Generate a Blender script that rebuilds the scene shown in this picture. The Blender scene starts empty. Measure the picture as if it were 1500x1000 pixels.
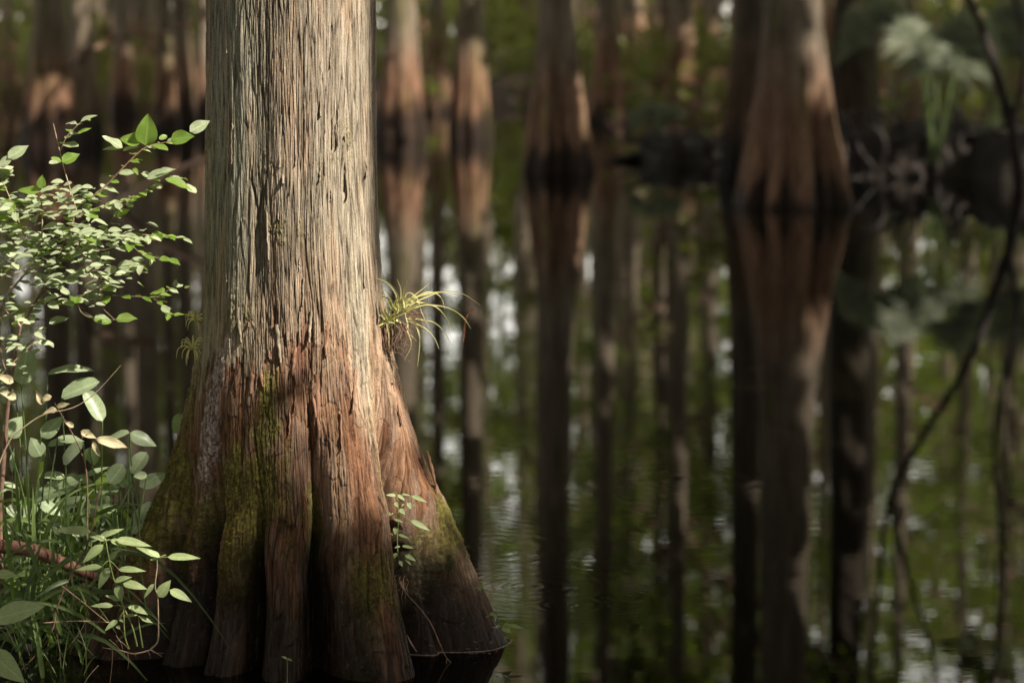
import bpy, math, random
import numpy as np
from mathutils import Vector, Matrix

random.seed(7)
rng = np.random.default_rng(11)
sc = bpy.context.scene
C = sc.collection

# ------------------------------------------------------------------ camera
CAM_H = 1.6
PITCH = math.atan(450 / 3542.0)
cam_d = bpy.data.cameras.new('camera')
cam = bpy.data.objects.new('camera', cam_d)
C.objects.link(cam)
cam.location = (0, 0, CAM_H)
cam.rotation_euler = (math.radians(90) - PITCH, 0, 0)
cam_d.lens = 85.0
cam_d.sensor_width = 36.0
cam_d.clip_start = 0.1
cam_d.clip_end = 2000
cam_d.dof.use_dof = True
cam_d.dof.focus_distance = 6.02
cam_d.dof.aperture_fstop = 2.6
sc.camera = cam

# ------------------------------------------------------------------ sky and sun
SUN_EL = math.radians(46)
SUN_AZ = math.radians(124)          # clockwise from +Y: to the right and behind the camera
sun_dir = Vector((math.sin(SUN_AZ) * math.cos(SUN_EL), math.cos(SUN_AZ) * math.cos(SUN_EL), math.sin(SUN_EL)))
world = bpy.data.worlds.new('World')
sc.world = world
world.use_nodes = True
wn = world.node_tree
wn.nodes.clear()
sky = wn.nodes.new('ShaderNodeTexSky')
sky.sky_type = 'NISHITA'
sky.sun_disc = False
sky.sun_elevation = SUN_EL
sky.sun_rotation = SUN_AZ
sky.air_density = 1.0
sky.dust_density = 2.5
bg = wn.nodes.new('ShaderNodeBackground')
bg.inputs['Strength'].default_value = 0.15
wo = wn.nodes.new('ShaderNodeOutputWorld')
hz = wn.nodes.new('ShaderNodeMix'); hz.data_type = 'RGBA'      # thin even white cloud over the blue
hz.inputs[0].default_value = 0.7
hz.inputs[7].default_value = (12.0, 11.2, 10.0, 1)
wn.links.new(sky.outputs[0], hz.inputs[6])
wn.links.new(hz.outputs[2], bg.inputs[0])
wn.links.new(bg.outputs[0], wo.inputs[0])
sd = bpy.data.lights.new('sun', 'SUN')
sd.energy = 5.0
sd.angle = math.radians(0.5)
sd.color = (1.0, 0.92, 0.80)
so = bpy.data.objects.new('sun', sd)
C.objects.link(so)
so.rotation_euler = (-sun_dir).to_track_quat('-Z', 'Y').to_euler()
so.location = (5, -5, 12)

sc.view_settings.view_transform = 'Standard'
sc.view_settings.look = 'None'
sc.view_settings.exposure = 1.24
sc.view_settings.gamma = 1.0
sc.view_settings.use_curve_mapping = False
sc.render.engine = 'CYCLES'
sc.cycles.use_denoising = True
sc.cycles.max_bounces = 6
sc.cycles.diffuse_bounces = 3
sc.cycles.glossy_bounces = 3
sc.cycles.transmission_bounces = 3
sc.cycles.sample_clamp_indirect = 6.0
sc.cycles.sample_clamp_direct = 12.0

F = 3542.0
cp, sp_ = math.cos(PITCH), math.sin(PITCH)


def at(px, py, Y):
    """world point at distance Y (along +Y) that the photograph shows at pixel px, py"""
    a = (px - 750) / F
    b = -(py - 500) / F
    dy = cp + b * sp_
    dz = -sp_ + b * cp
    s = Y / dy
    return Vector((a * s, Y, CAM_H + dz * s))


def on_water(px, py):
    b = -(py - 500) / F
    dz = -sp_ + b * cp
    dy = cp + b * sp_
    s = -CAM_H / dz
    return Vector(((px - 750) / F * s, dy * s, 0.0))


# ------------------------------------------------------------------ noise (numpy)
def _hash(ix, iy, seed):
    h = (ix.astype(np.int64) * 374761393 + iy.astype(np.int64) * 668265263 + seed * 974711) & 0xFFFFFFFF
    h = ((h ^ (h >> 13)) * 1274126177) & 0xFFFFFFFF
    h = (h ^ (h >> 16)) & 0xFFFFFFFF
    h = (h * 2246822519) & 0xFFFFFFFF
    return ((h ^ (h >> 15)) & 0xFFFFFF) / float(0x1000000)


def vn(x, y, seed=0):
    """value noise in -1..1"""
    ix = np.floor(x); iy = np.floor(y)
    fx = x - ix; fy = y - iy
    fx = fx * fx * (3 - 2 * fx); fy = fy * fy * (3 - 2 * fy)
    a = _hash(ix, iy, seed); b = _hash(ix + 1, iy, seed)
    c = _hash(ix, iy + 1, seed); d = _hash(ix + 1, iy + 1, seed)
    return ((a * (1 - fx) + b * fx) * (1 - fy) + (c * (1 - fx) + d * fx) * fy) * 2 - 1


def fbm(x, y, seed=0, o=4):
    r = 0; a = 0.5
    for k in range(o):
        r = r + a * vn(x, y, seed + k * 17)
        x = x * 2.03 + 5.1; y = y * 2.03 + 1.7; a *= 0.55
    return r


def voro(x, y, seed=0):
    """F1, F2-F1 edge measure, random id of the nearest cell"""
    ix = np.floor(x); iy = np.floor(y)
    f1 = np.full(x.shape, 9.0); f2 = np.full(x.shape, 9.0); idn = np.zeros(x.shape)
    for dx in (-1, 0, 1):
        for dy in (-1, 0, 1):
            cx = ix + dx; cy = iy + dy
            px = cx + _hash(cx, cy, seed); py = cy + _hash(cx, cy, seed + 31)
            d = np.hypot(px - x, py - y)
            rid = _hash(cx, cy, seed + 77)
            m = d < f1
            f2 = np.where(m, f1, np.minimum(f2, d))
            idn = np.where(m, rid, idn)
            f1 = np.where(m, d, f1)
    return f1, f2 - f1, idn


def sst(a, b, x):
    t = np.clip((x - a) / (b - a), 0, 1)
    return t * t * (3 - 2 * t)


# ------------------------------------------------------------------ mesh helpers
def new_obj(name, me, parent=None, loc=None):
    o = bpy.data.objects.new(name, me)
    C.objects.link(o)
    if parent is not None:
        o.parent = parent
    if loc is not None:
        o.location = loc
    return o


def tag(o, label=None, cat=None, group=None, kind=None):
    if label: o['label'] = label
    if cat: o['category'] = cat
    if group: o['group'] = group
    if kind: o['kind'] = kind
    return o


def empty(name, loc, label, cat, group=None):
    o = bpy.data.objects.new(name, None)
    o.empty_display_size = 0.1
    C.objects.link(o)
    o.location = loc
    return tag(o, label, cat, group)


def np_mesh(name, V, Q, mat, smooth=True, col=None, uv=None):
    """V (n,3), Q (m,4) or (m,3) numpy arrays"""
    me = bpy.data.meshes.new(name)
    V = np.ascontiguousarray(V, dtype=np.float32)
    Q = np.ascontiguousarray(Q, dtype=np.int32)
    k = Q.shape[1]
    me.vertices.add(len(V)); me.vertices.foreach_set('co', V.ravel())
    me.loops.add(Q.size); me.loops.foreach_set('vertex_index', Q.ravel())
    me.polygons.add(len(Q))
    me.polygons.foreach_set('loop_start', np.arange(0, Q.size, k, dtype=np.int32))
    me.polygons.foreach_set('loop_total', np.full(len(Q), k, dtype=np.int32))
    if smooth:
        me.polygons.foreach_set('use_smooth', np.ones(len(Q), dtype=bool))
    if col is not None:
        a = me.color_attributes.new('Col', 'FLOAT_COLOR', 'POINT')
        a.data.foreach_set('color', np.ascontiguousarray(col, dtype=np.float32).ravel())
    if uv is not None:
        a = me.attributes.new('lf', 'FLOAT_VECTOR', 'POINT')
        a.data.foreach_set('vector', np.ascontiguousarray(uv, dtype=np.float32).ravel())
    me.materials.append(mat)
    me.update(calc_edges=True)
    me.validate()
    return me


def grid_faces(nr, nc, wrap=False, off=0):
    r = np.arange(nr - 1)[:, None]
    c = np.arange(nc if wrap else nc - 1)[None, :]
    c2 = (c + 1) % nc
    a = r * nc + c; b = r * nc + c2; d = (r + 1) * nc + c2; e = (r + 1) * nc + c
    return np.stack([a + 0 * c, b + 0 * r, d + 0 * r, e + 0 * c], -1).reshape(-1, 4) + off


class Buf:
    def __init__(self):
        self.V = []; self.Q = []; self.U = []; self.n = 0

    def add(self, V, Q, U=None):
        V = np.asarray(V, dtype=float)
        self.V.append(V); self.Q.append(np.asarray(Q) + self.n)
        self.U.append(np.zeros((len(V), 3)) if U is None else U)
        self.n += len(V)

    def build(self, name, mat, parent=None, uv=False, smooth=True, origin=None):
        V = np.concatenate(self.V)
        if origin is not None:
            V = V - np.array(origin)
        me = np_mesh(name, V, np.concatenate(self.Q), mat, smooth, uv=np.concatenate(self.U) if uv else None)
        return new_obj(name, me, parent)


def catmull(pts, n):
    P = np.array([tuple(p) for p in pts], dtype=float)
    if len(P) == 2:
        t = np.linspace(0, 1, n)[:, None]
        return P[0] * (1 - t) + P[1] * t
    Pe = np.vstack([2 * P[0] - P[1], P, 2 * P[-1] - P[-2]])
    m = len(P) - 1
    out = []
    for t in np.linspace(0, m - 1e-6, n):
        i = int(t); f = t - i
        a, b, c, d = Pe[i], Pe[i + 1], Pe[i + 2], Pe[i + 3]
        out.append(0.5 * ((2 * b) + (-a + c) * f + (2 * a - 5 * b + 4 * c - d) * f * f + (-a + 3 * b - 3 * c + d) * f ** 3))
    return np.array(out)


def tube_np(path, radii, sides=6, wob=0.0, seed=0):
    P = np.array([tuple(p) for p in path], dtype=float); n = len(P)
    R = np.interp(np.linspace(0, 1, n), np.linspace(0, 1, len(radii)), radii)
    T = np.gradient(P, axis=0); T /= np.linalg.norm(T, axis=1)[:, None] + 1e-12
    up = np.array([0.13, 0.31, 0.94]) if abs(T[0][2]) < 0.9 else np.array([0.9, 0.3, 0.1])
    rows = []
    ang = np.linspace(0, 2 * math.pi, sides, endpoint=False)
    for i in range(n):
        a = np.cross(T[i], up); a /= np.linalg.norm(a) + 1e-12
        b = np.cross(T[i], a)
        up = b if False else up
        rr = R[i] * (1 + wob * (np.sin(ang * 3 + i * 0.7 + seed) * 0.5 + 0.5 * math.sin(i * 1.9 + seed)))
        rows.append(P[i] + np.outer(np.cos(ang) * rr, a) + np.outer(np.sin(ang) * rr, b))
    V = np.concatenate(rows)
    return V, grid_faces(n, sides, True)


# ------------------------------------------------------------------ materials
def mat_new(name):
    m = bpy.data.materials.new(name)
    m.use_nodes = True
    nt = m.node_tree
    p = nt.nodes['Principled BSDF']
    return m, nt, p


def N(nt, t, **kw):
    n = nt.nodes.new(t)
    for k, v in kw.items():
        setattr(n, k, v)
    return n


def noise_node(nt, scale, detail=4, rough=0.55, vec=None, mapscale=None, coord='Object'):
    tc = N(nt, 'ShaderNodeTexCoord')
    src = tc.outputs[coord] if vec is None else vec
    if mapscale:
        mp = N(nt, 'ShaderNodeMapping')
        mp.inputs['Scale'].default_value = mapscale
        nt.links.new(src, mp.inputs['Vector']); src = mp.outputs[0]
    n = N(nt, 'ShaderNodeTexNoise')
    n.inputs['Scale'].default_value = scale
    n.inputs['Detail'].default_value = detail
    n.inputs['Roughness'].default_value = rough
    nt.links.new(src, n.inputs['Vector'])
    return n


def ramp(nt, fac, stops):
    r = N(nt, 'ShaderNodeValToRGB')
    e = r.color_ramp.elements
    while len(e) > 1:
        e.remove(e[-1])
    e[0].position, e[0].color = stops[0][0], (*stops[0][1], 1)
    for p, c in stops[1:]:
        x = e.new(p); x.color = (*c, 1)
    nt.links.new(fac, r.inputs[0])
    return r


def mix_col(nt, fac, a, b, mode='MIX'):
    m = N(nt, 'ShaderNodeMix', data_type='RGBA', blend_type=mode)
    for s, v in ((0, fac), (6, a), (7, b)):
        if hasattr(v, 'is_output'):
            nt.links.new(v, m.inputs[s])
        else:
            m.inputs[s].default_value = v if s == 0 else (*v, 1)
    return m.outputs[2]


def bark_material(name, fine=True):
    """albedo from the attribute Col (its alpha = wetness), grain and relief added"""
    m, nt, p = mat_new(name)
    at_ = N(nt, 'ShaderNodeAttribute', attribute_name='Col')
    if fine:
        n1 = noise_node(nt, 90, 5, 0.65, mapscale=(1, 1, 0.12))
        n2 = noise_node(nt, 420, 3, 0.6, mapscale=(1, 1, 0.45))
        bd = 0.0022
    else:
        n1 = noise_node(nt, 22, 4, 0.6, mapscale=(1, 1, 0.1))
        n2 = noise_node(nt, 60, 3, 0.6, mapscale=(1, 1, 0.3))
        bd = 0.02
    g = ramp(nt, n1.outputs['Fac'], [(0.3, (0.62, 0.60, 0.58)), (0.62, (1.25, 1.25, 1.25))])
    c = mix_col(nt, 1.0, at_.outputs['Color'], g.outputs[0], 'MULTIPLY')
    g2 = ramp(nt, n2.outputs['Fac'], [(0.3, (0.75, 0.75, 0.75)), (0.7, (1.2, 1.2, 1.2))])
    c = mix_col(nt, 1.0, c, g2.outputs[0], 'MULTIPLY')
    nt.links.new(c, p.inputs['Base Color'])
    rr = N(nt, 'ShaderNodeMapRange')
    rr.inputs['To Min'].default_value = 0.95
    rr.inputs['To Max'].default_value = 0.42
    nt.links.new(at_.outputs['Alpha'], rr.inputs['Value'])
    nt.links.new(rr.outputs[0], p.inputs['Roughness'])
    p.inputs['Specular IOR Level'].default_value = 0.15
    ad = N(nt, 'ShaderNodeMath', operation='ADD')
    nt.links.new(n1.outputs['Fac'], ad.inputs[0]); nt.links.new(n2.outputs['Fac'], ad.inputs[1])
    b = N(nt, 'ShaderNodeBump')
    b.inputs['Strength'].default_value = 0.8
    b.inputs['Distance'].default_value = bd
    nt.links.new(ad.outputs[0], b.inputs['Height'])
    nt.links.new(b.outputs[0], p.inputs['Normal'])
    return m


def leaf_material(name, ca, cb, trans, tcol, rough=0.42, veins=True, spec=0.5, brown=0.0):
    m, nt, p = mat_new(name)
    oi = N(nt, 'ShaderNodeObjectInfo')
    geo = N(nt, 'ShaderNodeNewGeometry')
    rn = N(nt, 'ShaderNodeMath', operation='ADD')
    nt.links.new(oi.outputs['Random'], rn.inputs[0]); nt.links.new(geo.outputs['Random Per Island'], rn.inputs[1])
    fr = N(nt, 'ShaderNodeMath', operation='FRACT'); nt.links.new(rn.outputs[0], fr.inputs[0])
    c = mix_col(nt, fr.outputs[0], ca, cb)
    nz = noise_node(nt, 8, 3, 0.6)
    c = mix_col(nt, 1.0, c, ramp(nt, nz.outputs['Fac'], [(0.3, (0.78, 0.8, 0.75)), (0.7, (1.18, 1.15, 1.1))]).outputs[0], 'MULTIPLY')
    if veins:
        at_ = N(nt, 'ShaderNodeAttribute', attribute_name='lf')
        sx = N(nt, 'ShaderNodeSeparateXYZ'); nt.links.new(at_.outputs['Vector'], sx.inputs[0])
        ab = N(nt, 'ShaderNodeMath', operation='ABSOLUTE'); nt.links.new(sx.outputs['Y'], ab.inputs[0])
        mid = ramp(nt, ab.outputs[0], [(0.03, (1, 1, 1)), (0.09, (0, 0, 0))])
        # side veins run forward from the midrib
        s1 = N(nt, 'ShaderNodeMath', operation='MULTIPLY_ADD')
        s1.inputs[1].default_value = -0.35
        nt.links.new(ab.outputs[0], s1.inputs[0]); nt.links.new(sx.outputs['X'], s1.inputs[2])
        s2 = N(nt, 'ShaderNodeMath', operation='MULTIPLY'); s2.inputs[1].default_value = 50.0
        nt.links.new(s1.outputs[0], s2.inputs[0])
        s3 = N(nt, 'ShaderNodeMath', operation='SINE'); nt.links.new(s2.outputs[0], s3.inputs[0])
        sv = ramp(nt, s3.outputs[0], [(0.8, (0, 0, 0)), (1.0, (0.45, 0.45, 0.45))])
        mx = N(nt, 'ShaderNodeMath', operation='MAXIMUM')
        nt.links.new(mid.outputs[0], mx.inputs[0]); nt.links.new(sv.outputs[0], mx.inputs[1])
        mm = N(nt, 'ShaderNodeMath', operation='MULTIPLY'); mm.inputs[1].default_value = 0.5
        nt.links.new(mx.outputs[0], mm.inputs[0])
        c = mix_col(nt, mm.outputs[0], c, tuple(min(1, x * 1.7 + 0.03) for x in cb))
        b = N(nt, 'ShaderNodeBump'); b.inputs['Strength'].default_value = 0.5; b.inputs['Distance'].default_value = 0.0008
        b.invert = True
        nt.links.new(mx.outputs[0], b.inputs['Height']); nt.links.new(b.outputs[0], p.inputs['Normal'])
        if brown > 0:
            n5 = noise_node(nt, 16, 3, 0.7)
            sp = ramp(nt, n5.outputs['Fac'], [(0.66, (0, 0, 0)), (0.70, (1, 1, 1))])
            bm = N(nt, 'ShaderNodeMath', operation='MULTIPLY'); bm.inputs[1].default_value = brown
            nt.links.new(sp.outputs[0], bm.inputs[0])
            c = mix_col(nt, bm.outputs[0], c, (0.16, 0.09, 0.04))
    nt.links.new(c, p.inputs['Base Color'])
    p.inputs['Roughness'].default_value = rough
    p.inputs['Specular IOR Level'].default_value = spec
    tr = N(nt, 'ShaderNodeBsdfTranslucent')
    tr.inputs['Color'].default_value = (*tcol, 1)
    mx2 = N(nt, 'ShaderNodeMixShader')
    mx2.inputs[0].default_value = trans
    out = nt.nodes['Material Output']
    nt.links.new(p.outputs[0], mx2.inputs[1]); nt.links.new(tr.outputs[0], mx2.inputs[2])
    nt.links.new(mx2.outputs[0], out.inputs['Surface'])
    return m


def plain_material(name, stops, scale=20, rough=0.85, bump=0.003, mapscale=None, spec=0.3):
    m, nt, p = mat_new(name)
    n = noise_node(nt, scale, 6, 0.65, mapscale=mapscale)
    r = ramp(nt, n.outputs['Fac'], stops)
    nt.links.new(r.outputs[0], p.inputs['Base Color'])
    p.inputs['Roughness'].default_value = rough
    p.inputs['Specular IOR Level'].default_value = spec
    b = N(nt, 'ShaderNodeBump'); b.inputs['Distance'].default_value = bump; b.inputs['Strength'].default_value = 0.8
    nt.links.new(n.outputs['Fac'], b.inputs['Height']); nt.links.new(b.outputs[0], p.inputs['Normal'])
    return m


M_HERO = bark_material('weathered_bark', True)
M_BARK = bark_material('far_bark', False)
M_SHRUB = leaf_material('shrub_leaf', (0.22, 0.27, 0.16), (0.36, 0.40, 0.26), 0.28, (0.26, 0.38, 0.05), 0.38, brown=0.7)
M_SHRUBY = leaf_material('young_shrub_leaf', (0.14, 0.24, 0.04), (0.22, 0.32, 0.07), 0.55, (0.36, 0.52, 0.05), 0.42, brown=0.5)
M_PICK = leaf_material('water_plant_leaf', (0.20, 0.26, 0.15), (0.31, 0.37, 0.23), 0.28, (0.22, 0.36, 0.05), 0.36, brown=0.3)
M_DRY = leaf_material('withered_leaf', (0.38, 0.33, 0.20), (0.50, 0.44, 0.28), 0.35, (0.40, 0.34, 0.15), 0.7)
M_GRASS = leaf_material('grass_blade', (0.035, 0.06, 0.018), (0.12, 0.17, 0.05), 0.4, (0.18, 0.30, 0.04), 0.45, veins=False)
M_SEED = leaf_material('seedling_leaf', (0.25, 0.32, 0.14), (0.34, 0.41, 0.20), 0.35, (0.30, 0.42, 0.08), 0.5, brown=0.8)
M_AIR = leaf_material('air_plant_leaf', (0.58, 0.57, 0.25), (0.72, 0.68, 0.36), 0.3, (0.62, 0.60, 0.16), 0.55, veins=False)
M_FAR = leaf_material('far_leaf', (0.042, 0.060, 0.006), (0.115, 0.122, 0.013), 0.34, (0.18, 0.215, 0.015), 0.5, veins=False)
M_SHADE = leaf_material('shade_leaf', (0.030, 0.050, 0.012), (0.07, 0.09, 0.022), 0.14, (0.12, 0.17, 0.03), 0.5, veins=False)  # darker leaf for the added shade roof
M_NEEDLE = leaf_material('cypress_needles', (0.05, 0.080, 0.010), (0.11, 0.135, 0.018), 0.45, (0.18, 0.25, 0.02), 0.55, veins=False)
M_PALM = leaf_material('palmetto_blade', (0.09, 0.11, 0.07), (0.16, 0.175, 0.115), 0.25, (0.12, 0.17, 0.05), 0.6, veins=False)
M_TWIG = plain_material('pale_twig', [(0.35, (0.20, 0.14, 0.09)), (0.65, (0.38, 0.30, 0.20))], 60, 0.8, 0.0008)
M_TWIGD = plain_material('brown_twig', [(0.35, (0.08, 0.045, 0.03)), (0.65, (0.20, 0.12, 0.08))], 60, 0.8, 0.0008)
M_STEMG = plain_material('green_stem', [(0.35, (0.12, 0.17, 0.04)), (0.65, (0.24, 0.26, 0.09))], 40, 0.55, 0.0004)
M_STALK = plain_material('dark_green_stalk', [(0.35, (0.04, 0.07, 0.02)), (0.65, (0.10, 0.14, 0.04))], 40, 0.5, 0.0004)
M_BRANCH = plain_material('rotten_branch', [(0.3, (0.06, 0.03, 0.02)), (0.55, (0.17, 0.08, 0.055)), (0.7, (0.30, 0.18, 0.14))], 25, 0.8, 0.006, (1, 1, 1))
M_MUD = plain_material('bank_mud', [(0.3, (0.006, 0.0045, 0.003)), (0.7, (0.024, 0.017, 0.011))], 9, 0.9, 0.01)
M_ROOT = plain_material('hanging_root', [(0.3, (0.16, 0.09, 0.06)), (0.7, (0.36, 0.24, 0.17))], 80, 0.85, 0.0005)
M_RUST = plain_material('rusty_spike', [(0.3, (0.16, 0.06, 0.035)), (0.7, (0.32, 0.14, 0.08))], 150, 0.9, 0.0005)
M_PALE = plain_material('bleached_branch', [(0.3, (0.22, 0.14, 0.10)), (0.7, (0.38, 0.26, 0.20))], 20, 0.85, 0.002)
M_GLINT = plain_material('meniscus_glint', [(0.3, (0.10, 0.06, 0.045)), (0.7, (0.55, 0.48, 0.42))], 120, 0.8, 0.001)  # pale colour stands in for the meniscus highlight


def water_material():
    m, nt, p = mat_new('tannin_water')
    p.inputs['Base Color'].default_value = (0.0016, 0.0014, 0.0007, 1)
    p.inputs['Roughness'].default_value = 0.0
    p.inputs['IOR'].default_value = 1.333
    p.inputs['Specular IOR Level'].default_value = 0.5
    tc = N(nt, 'ShaderNodeTexCoord')

    def nz(scale, amp, det=2, ms=None):
        n = noise_node(nt, scale, det, 0.5, vec=tc.outputs['Object'], mapscale=ms)
        k = N(nt, 'ShaderNodeMath', operation='MULTIPLY'); k.inputs[1].default_value = amp
        nt.links.new(n.outputs['Fac'], k.inputs[0])
        return k.outputs[0]
    hs = [nz(2.6, 0.0002, 2), nz(15.0, 0.00006, 2, (0.55, 1.0, 1)), nz(60.0, 0.000014, 2, (0.4, 1, 1))]
    for (px, py, lam, A, fall) in ((772, 858, 0.045, 0.000070, 0.16), (828, 885, 0.035, 0.000045, 0.10), (700, 800, 0.06, 0.000080, 0.22),
                                   (905, 875, 0.03, 0.00003, 0.10), (1010, 700, 0.07, 0.00006, 0.35)):
        c = on_water(px, py)
        sb = N(nt, 'ShaderNodeVectorMath', operation='DISTANCE'); sb.inputs[1].default_value = c
        nt.links.new(tc.outputs['Object'], sb.inputs[0])
        a = N(nt, 'ShaderNodeMath', operation='MULTIPLY'); a.inputs[1].default_value = 2 * math.pi / lam
        nt.links.new(sb.outputs['Value'], a.inputs[0])
        s = N(nt, 'ShaderNodeMath', operation='SINE'); nt.links.new(a.outputs[0], s.inputs[0])
        f = N(nt, 'ShaderNodeMath', operation='MULTIPLY'); f.inputs[1].default_value = -1 / fall
        nt.links.new(sb.outputs['Value'], f.inputs[0])
        e = N(nt, 'ShaderNodeMath', operation='EXPONENT'); nt.links.new(f.outputs[0], e.inputs[0])
        g = N(nt, 'ShaderNodeMath', operation='MULTIPLY'); nt.links.new(s.outputs[0], g.inputs[0]); nt.links.new(e.outputs[0], g.inputs[1])
        h = N(nt, 'ShaderNodeMath', operation='MULTIPLY'); h.inputs[1].default_value = A; nt.links.new(g.outputs[0], h.inputs[0])
        hs.append(h.outputs[0])
    cur = hs[0]
    for h in hs[1:]:
        ad = N(nt, 'ShaderNodeMath', operation='ADD'); nt.links.new(cur, ad.inputs[0]); nt.links.new(h, ad.inputs[1]); cur = ad.outputs[0]
    b = N(nt, 'ShaderNodeBump'); b.inputs['Strength'].default_value = 1.0; b.inputs['Distance'].default_value = 1.0
    nt.links.new(cur, b.inputs['Height']); nt.links.new(b.outputs[0], p.inputs['Normal'])
    return m


M_WATER = water_material()

# ------------------------------------------------------------------ water and ground
V = np.array([(-260, -60, 0), (260, -60, 0), (260, 300, 0), (-260, 300, 0)], float)
w = new_obj('water', np_mesh('water', V, np.array([[0, 1, 2, 3]]), M_WATER, False))
tag(w, kind='structure')


def terrain(name, x0, x1, y0, y1, nx, ny, hf, mat):
    xs = np.linspace(x0, x1, nx); ys = np.linspace(y0, y1, ny)
    X, Y = np.meshgrid(xs, ys)
    Z = hf(X, Y)
    o = new_obj(name, np_mesh(name, np.stack([X, Y, Z], -1).reshape(-1, 3), grid_faces(ny, nx), mat))
    return tag(o, kind='structure')


M_FLOOR = plain_material('leaf_litter', [(0.3, (0.012, 0.008, 0.005)), (0.55, (0.035, 0.022, 0.014)), (0.7, (0.10, 0.055, 0.035))], 3, 0.9, 0.03)


def far_h(X, Y):
    shore = 62 + 7 * fbm(X * 0.06, X * 0 + 3.1, 5, 3) + 4 * fbm(X * 0.3, X * 0 + 9.0, 6, 2)
    return -0.5 + 0.95 * sst(0, 1.2, Y - shore) + 0.25 * fbm(X * 0.5, Y * 0.5, 8, 3) + 0.9 * sst(4, 40, Y - shore)


terrain('forest_floor', -90, 90, 45, 230, 220, 160, far_h, M_FLOOR)


def bank_h(X, Y):
    # muddy bank under the foreground plants; it drops into the water towards the trunk
    edge = -1.12 + 0.10 * fbm(Y * 1.7, Y * 0, 4, 3) - 0.09 * (6.4 - Y) * (Y < 6.4)
    d = edge - X
    return -0.35 + 0.43 * sst(-0.05, 0.22, d) + 0.03 * fbm(X * 6, Y * 6, 3, 3) + 0.04 * sst(0.2, 1.5, d) - 1.2 * sst(6.5, 7.2, Y + 0.3 * X)


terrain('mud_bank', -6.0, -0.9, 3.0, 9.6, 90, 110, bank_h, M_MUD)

# ------------------------------------------------------------------ the big cypress in front
HY = 6.3
sil_y = [-400, 0, 200, 350, 420, 505, 556, 624, 692, 728, 789, 853, 910, 955, 1010]
sil_l = [308, 306, 305, 303, 301, 294, 284, 270, 254, 240, 205, 184, 160, 140, 122]
sil_r = [542, 546, 548, 552, 557, 570, 583, 605, 629, 649, 675, 700, 726, 744, 756]
tz = [at(0, y, HY).z for y in sil_y]
tl = [at(x, y, HY).x for x, y in zip(sil_l, sil_y)]
tr_ = [at(x, y, HY).x for x, y in zip(sil_r, sil_y)]
zz = np.array(tz[::-1]); Wt = (np.array(tr_) - np.array(tl))[::-1] / 2; Ct = (np.array(tr_) + np.array(tl))[::-1] / 2


def z_of(y, Y=HY - 0.3):
    return at(0, y, Y).z


def hero_R(th, z):
    """radius with the flutes of the flared base, th = 0 towards the camera"""
    W = np.interp(z, zz, Wt)
    W = np.where(z > zz[-1], Wt[-1] * np.clip(1 - (z - zz[-1]) * 0.018, 0.3, 1), W)
    D = np.degrees(th)
    wob = 2.2 * fbm(z * 2.5 + 3, D * 0.01, 40, 2)
    R = np.ones_like(D)
    # angle, full depth, half width, height where it begins, height where it is full
    for a, dep, hw, z0, z1 in ((11, 0.46, 8, 0.98, 0.15), (-15.5, 0.44, 7.5, 0.66, 0.12), (-39, 0.40, 8, 0.80, 0.15), (-59, 0.30, 6.5, 0.8, 0.1),
                               (57, 0.52, 8, 0.90, 0.2), (69, 0.20, 5, 0.55, 0.1), (-3, 0.09, 4, 0.55, 0.1), (45, 0.10, 5, 0.6, 0.0),
                               (24, 0.06, 5, 0.7, 0.1), (-28, 0.07, 4, 0.5, 0.0), (-50, 0.08, 5, 0.7, 0.0), (88, -0.075, 12, 0.7, 0.0), (-77, -0.17, 13, 0.9, 0.0),
                               (112, 0.35, 12, 0.8, 0.1), (-108, 0.3, 12, 0.8, 0.1), (-130, 0.3, 14, 0.8, 0.1), (150, 0.3, 14, 0.8, 0.1), (-165, .2, 9, .8, .1)):
        d = np.abs((D - a - wob + 180) % 360 - 180)
        k = 1 - sst(z1, z0, z)
        R = R - dep * k ** 1.3 * np.exp(-(d / hw) ** 1.35)
    # gentle lobes higher up
    R = R + 0.012 * np.sin(np.radians(D) * 7 + 0.6) + 0.010 * np.sin(np.radians(D) * 11 + 2)
    return W * R


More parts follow.
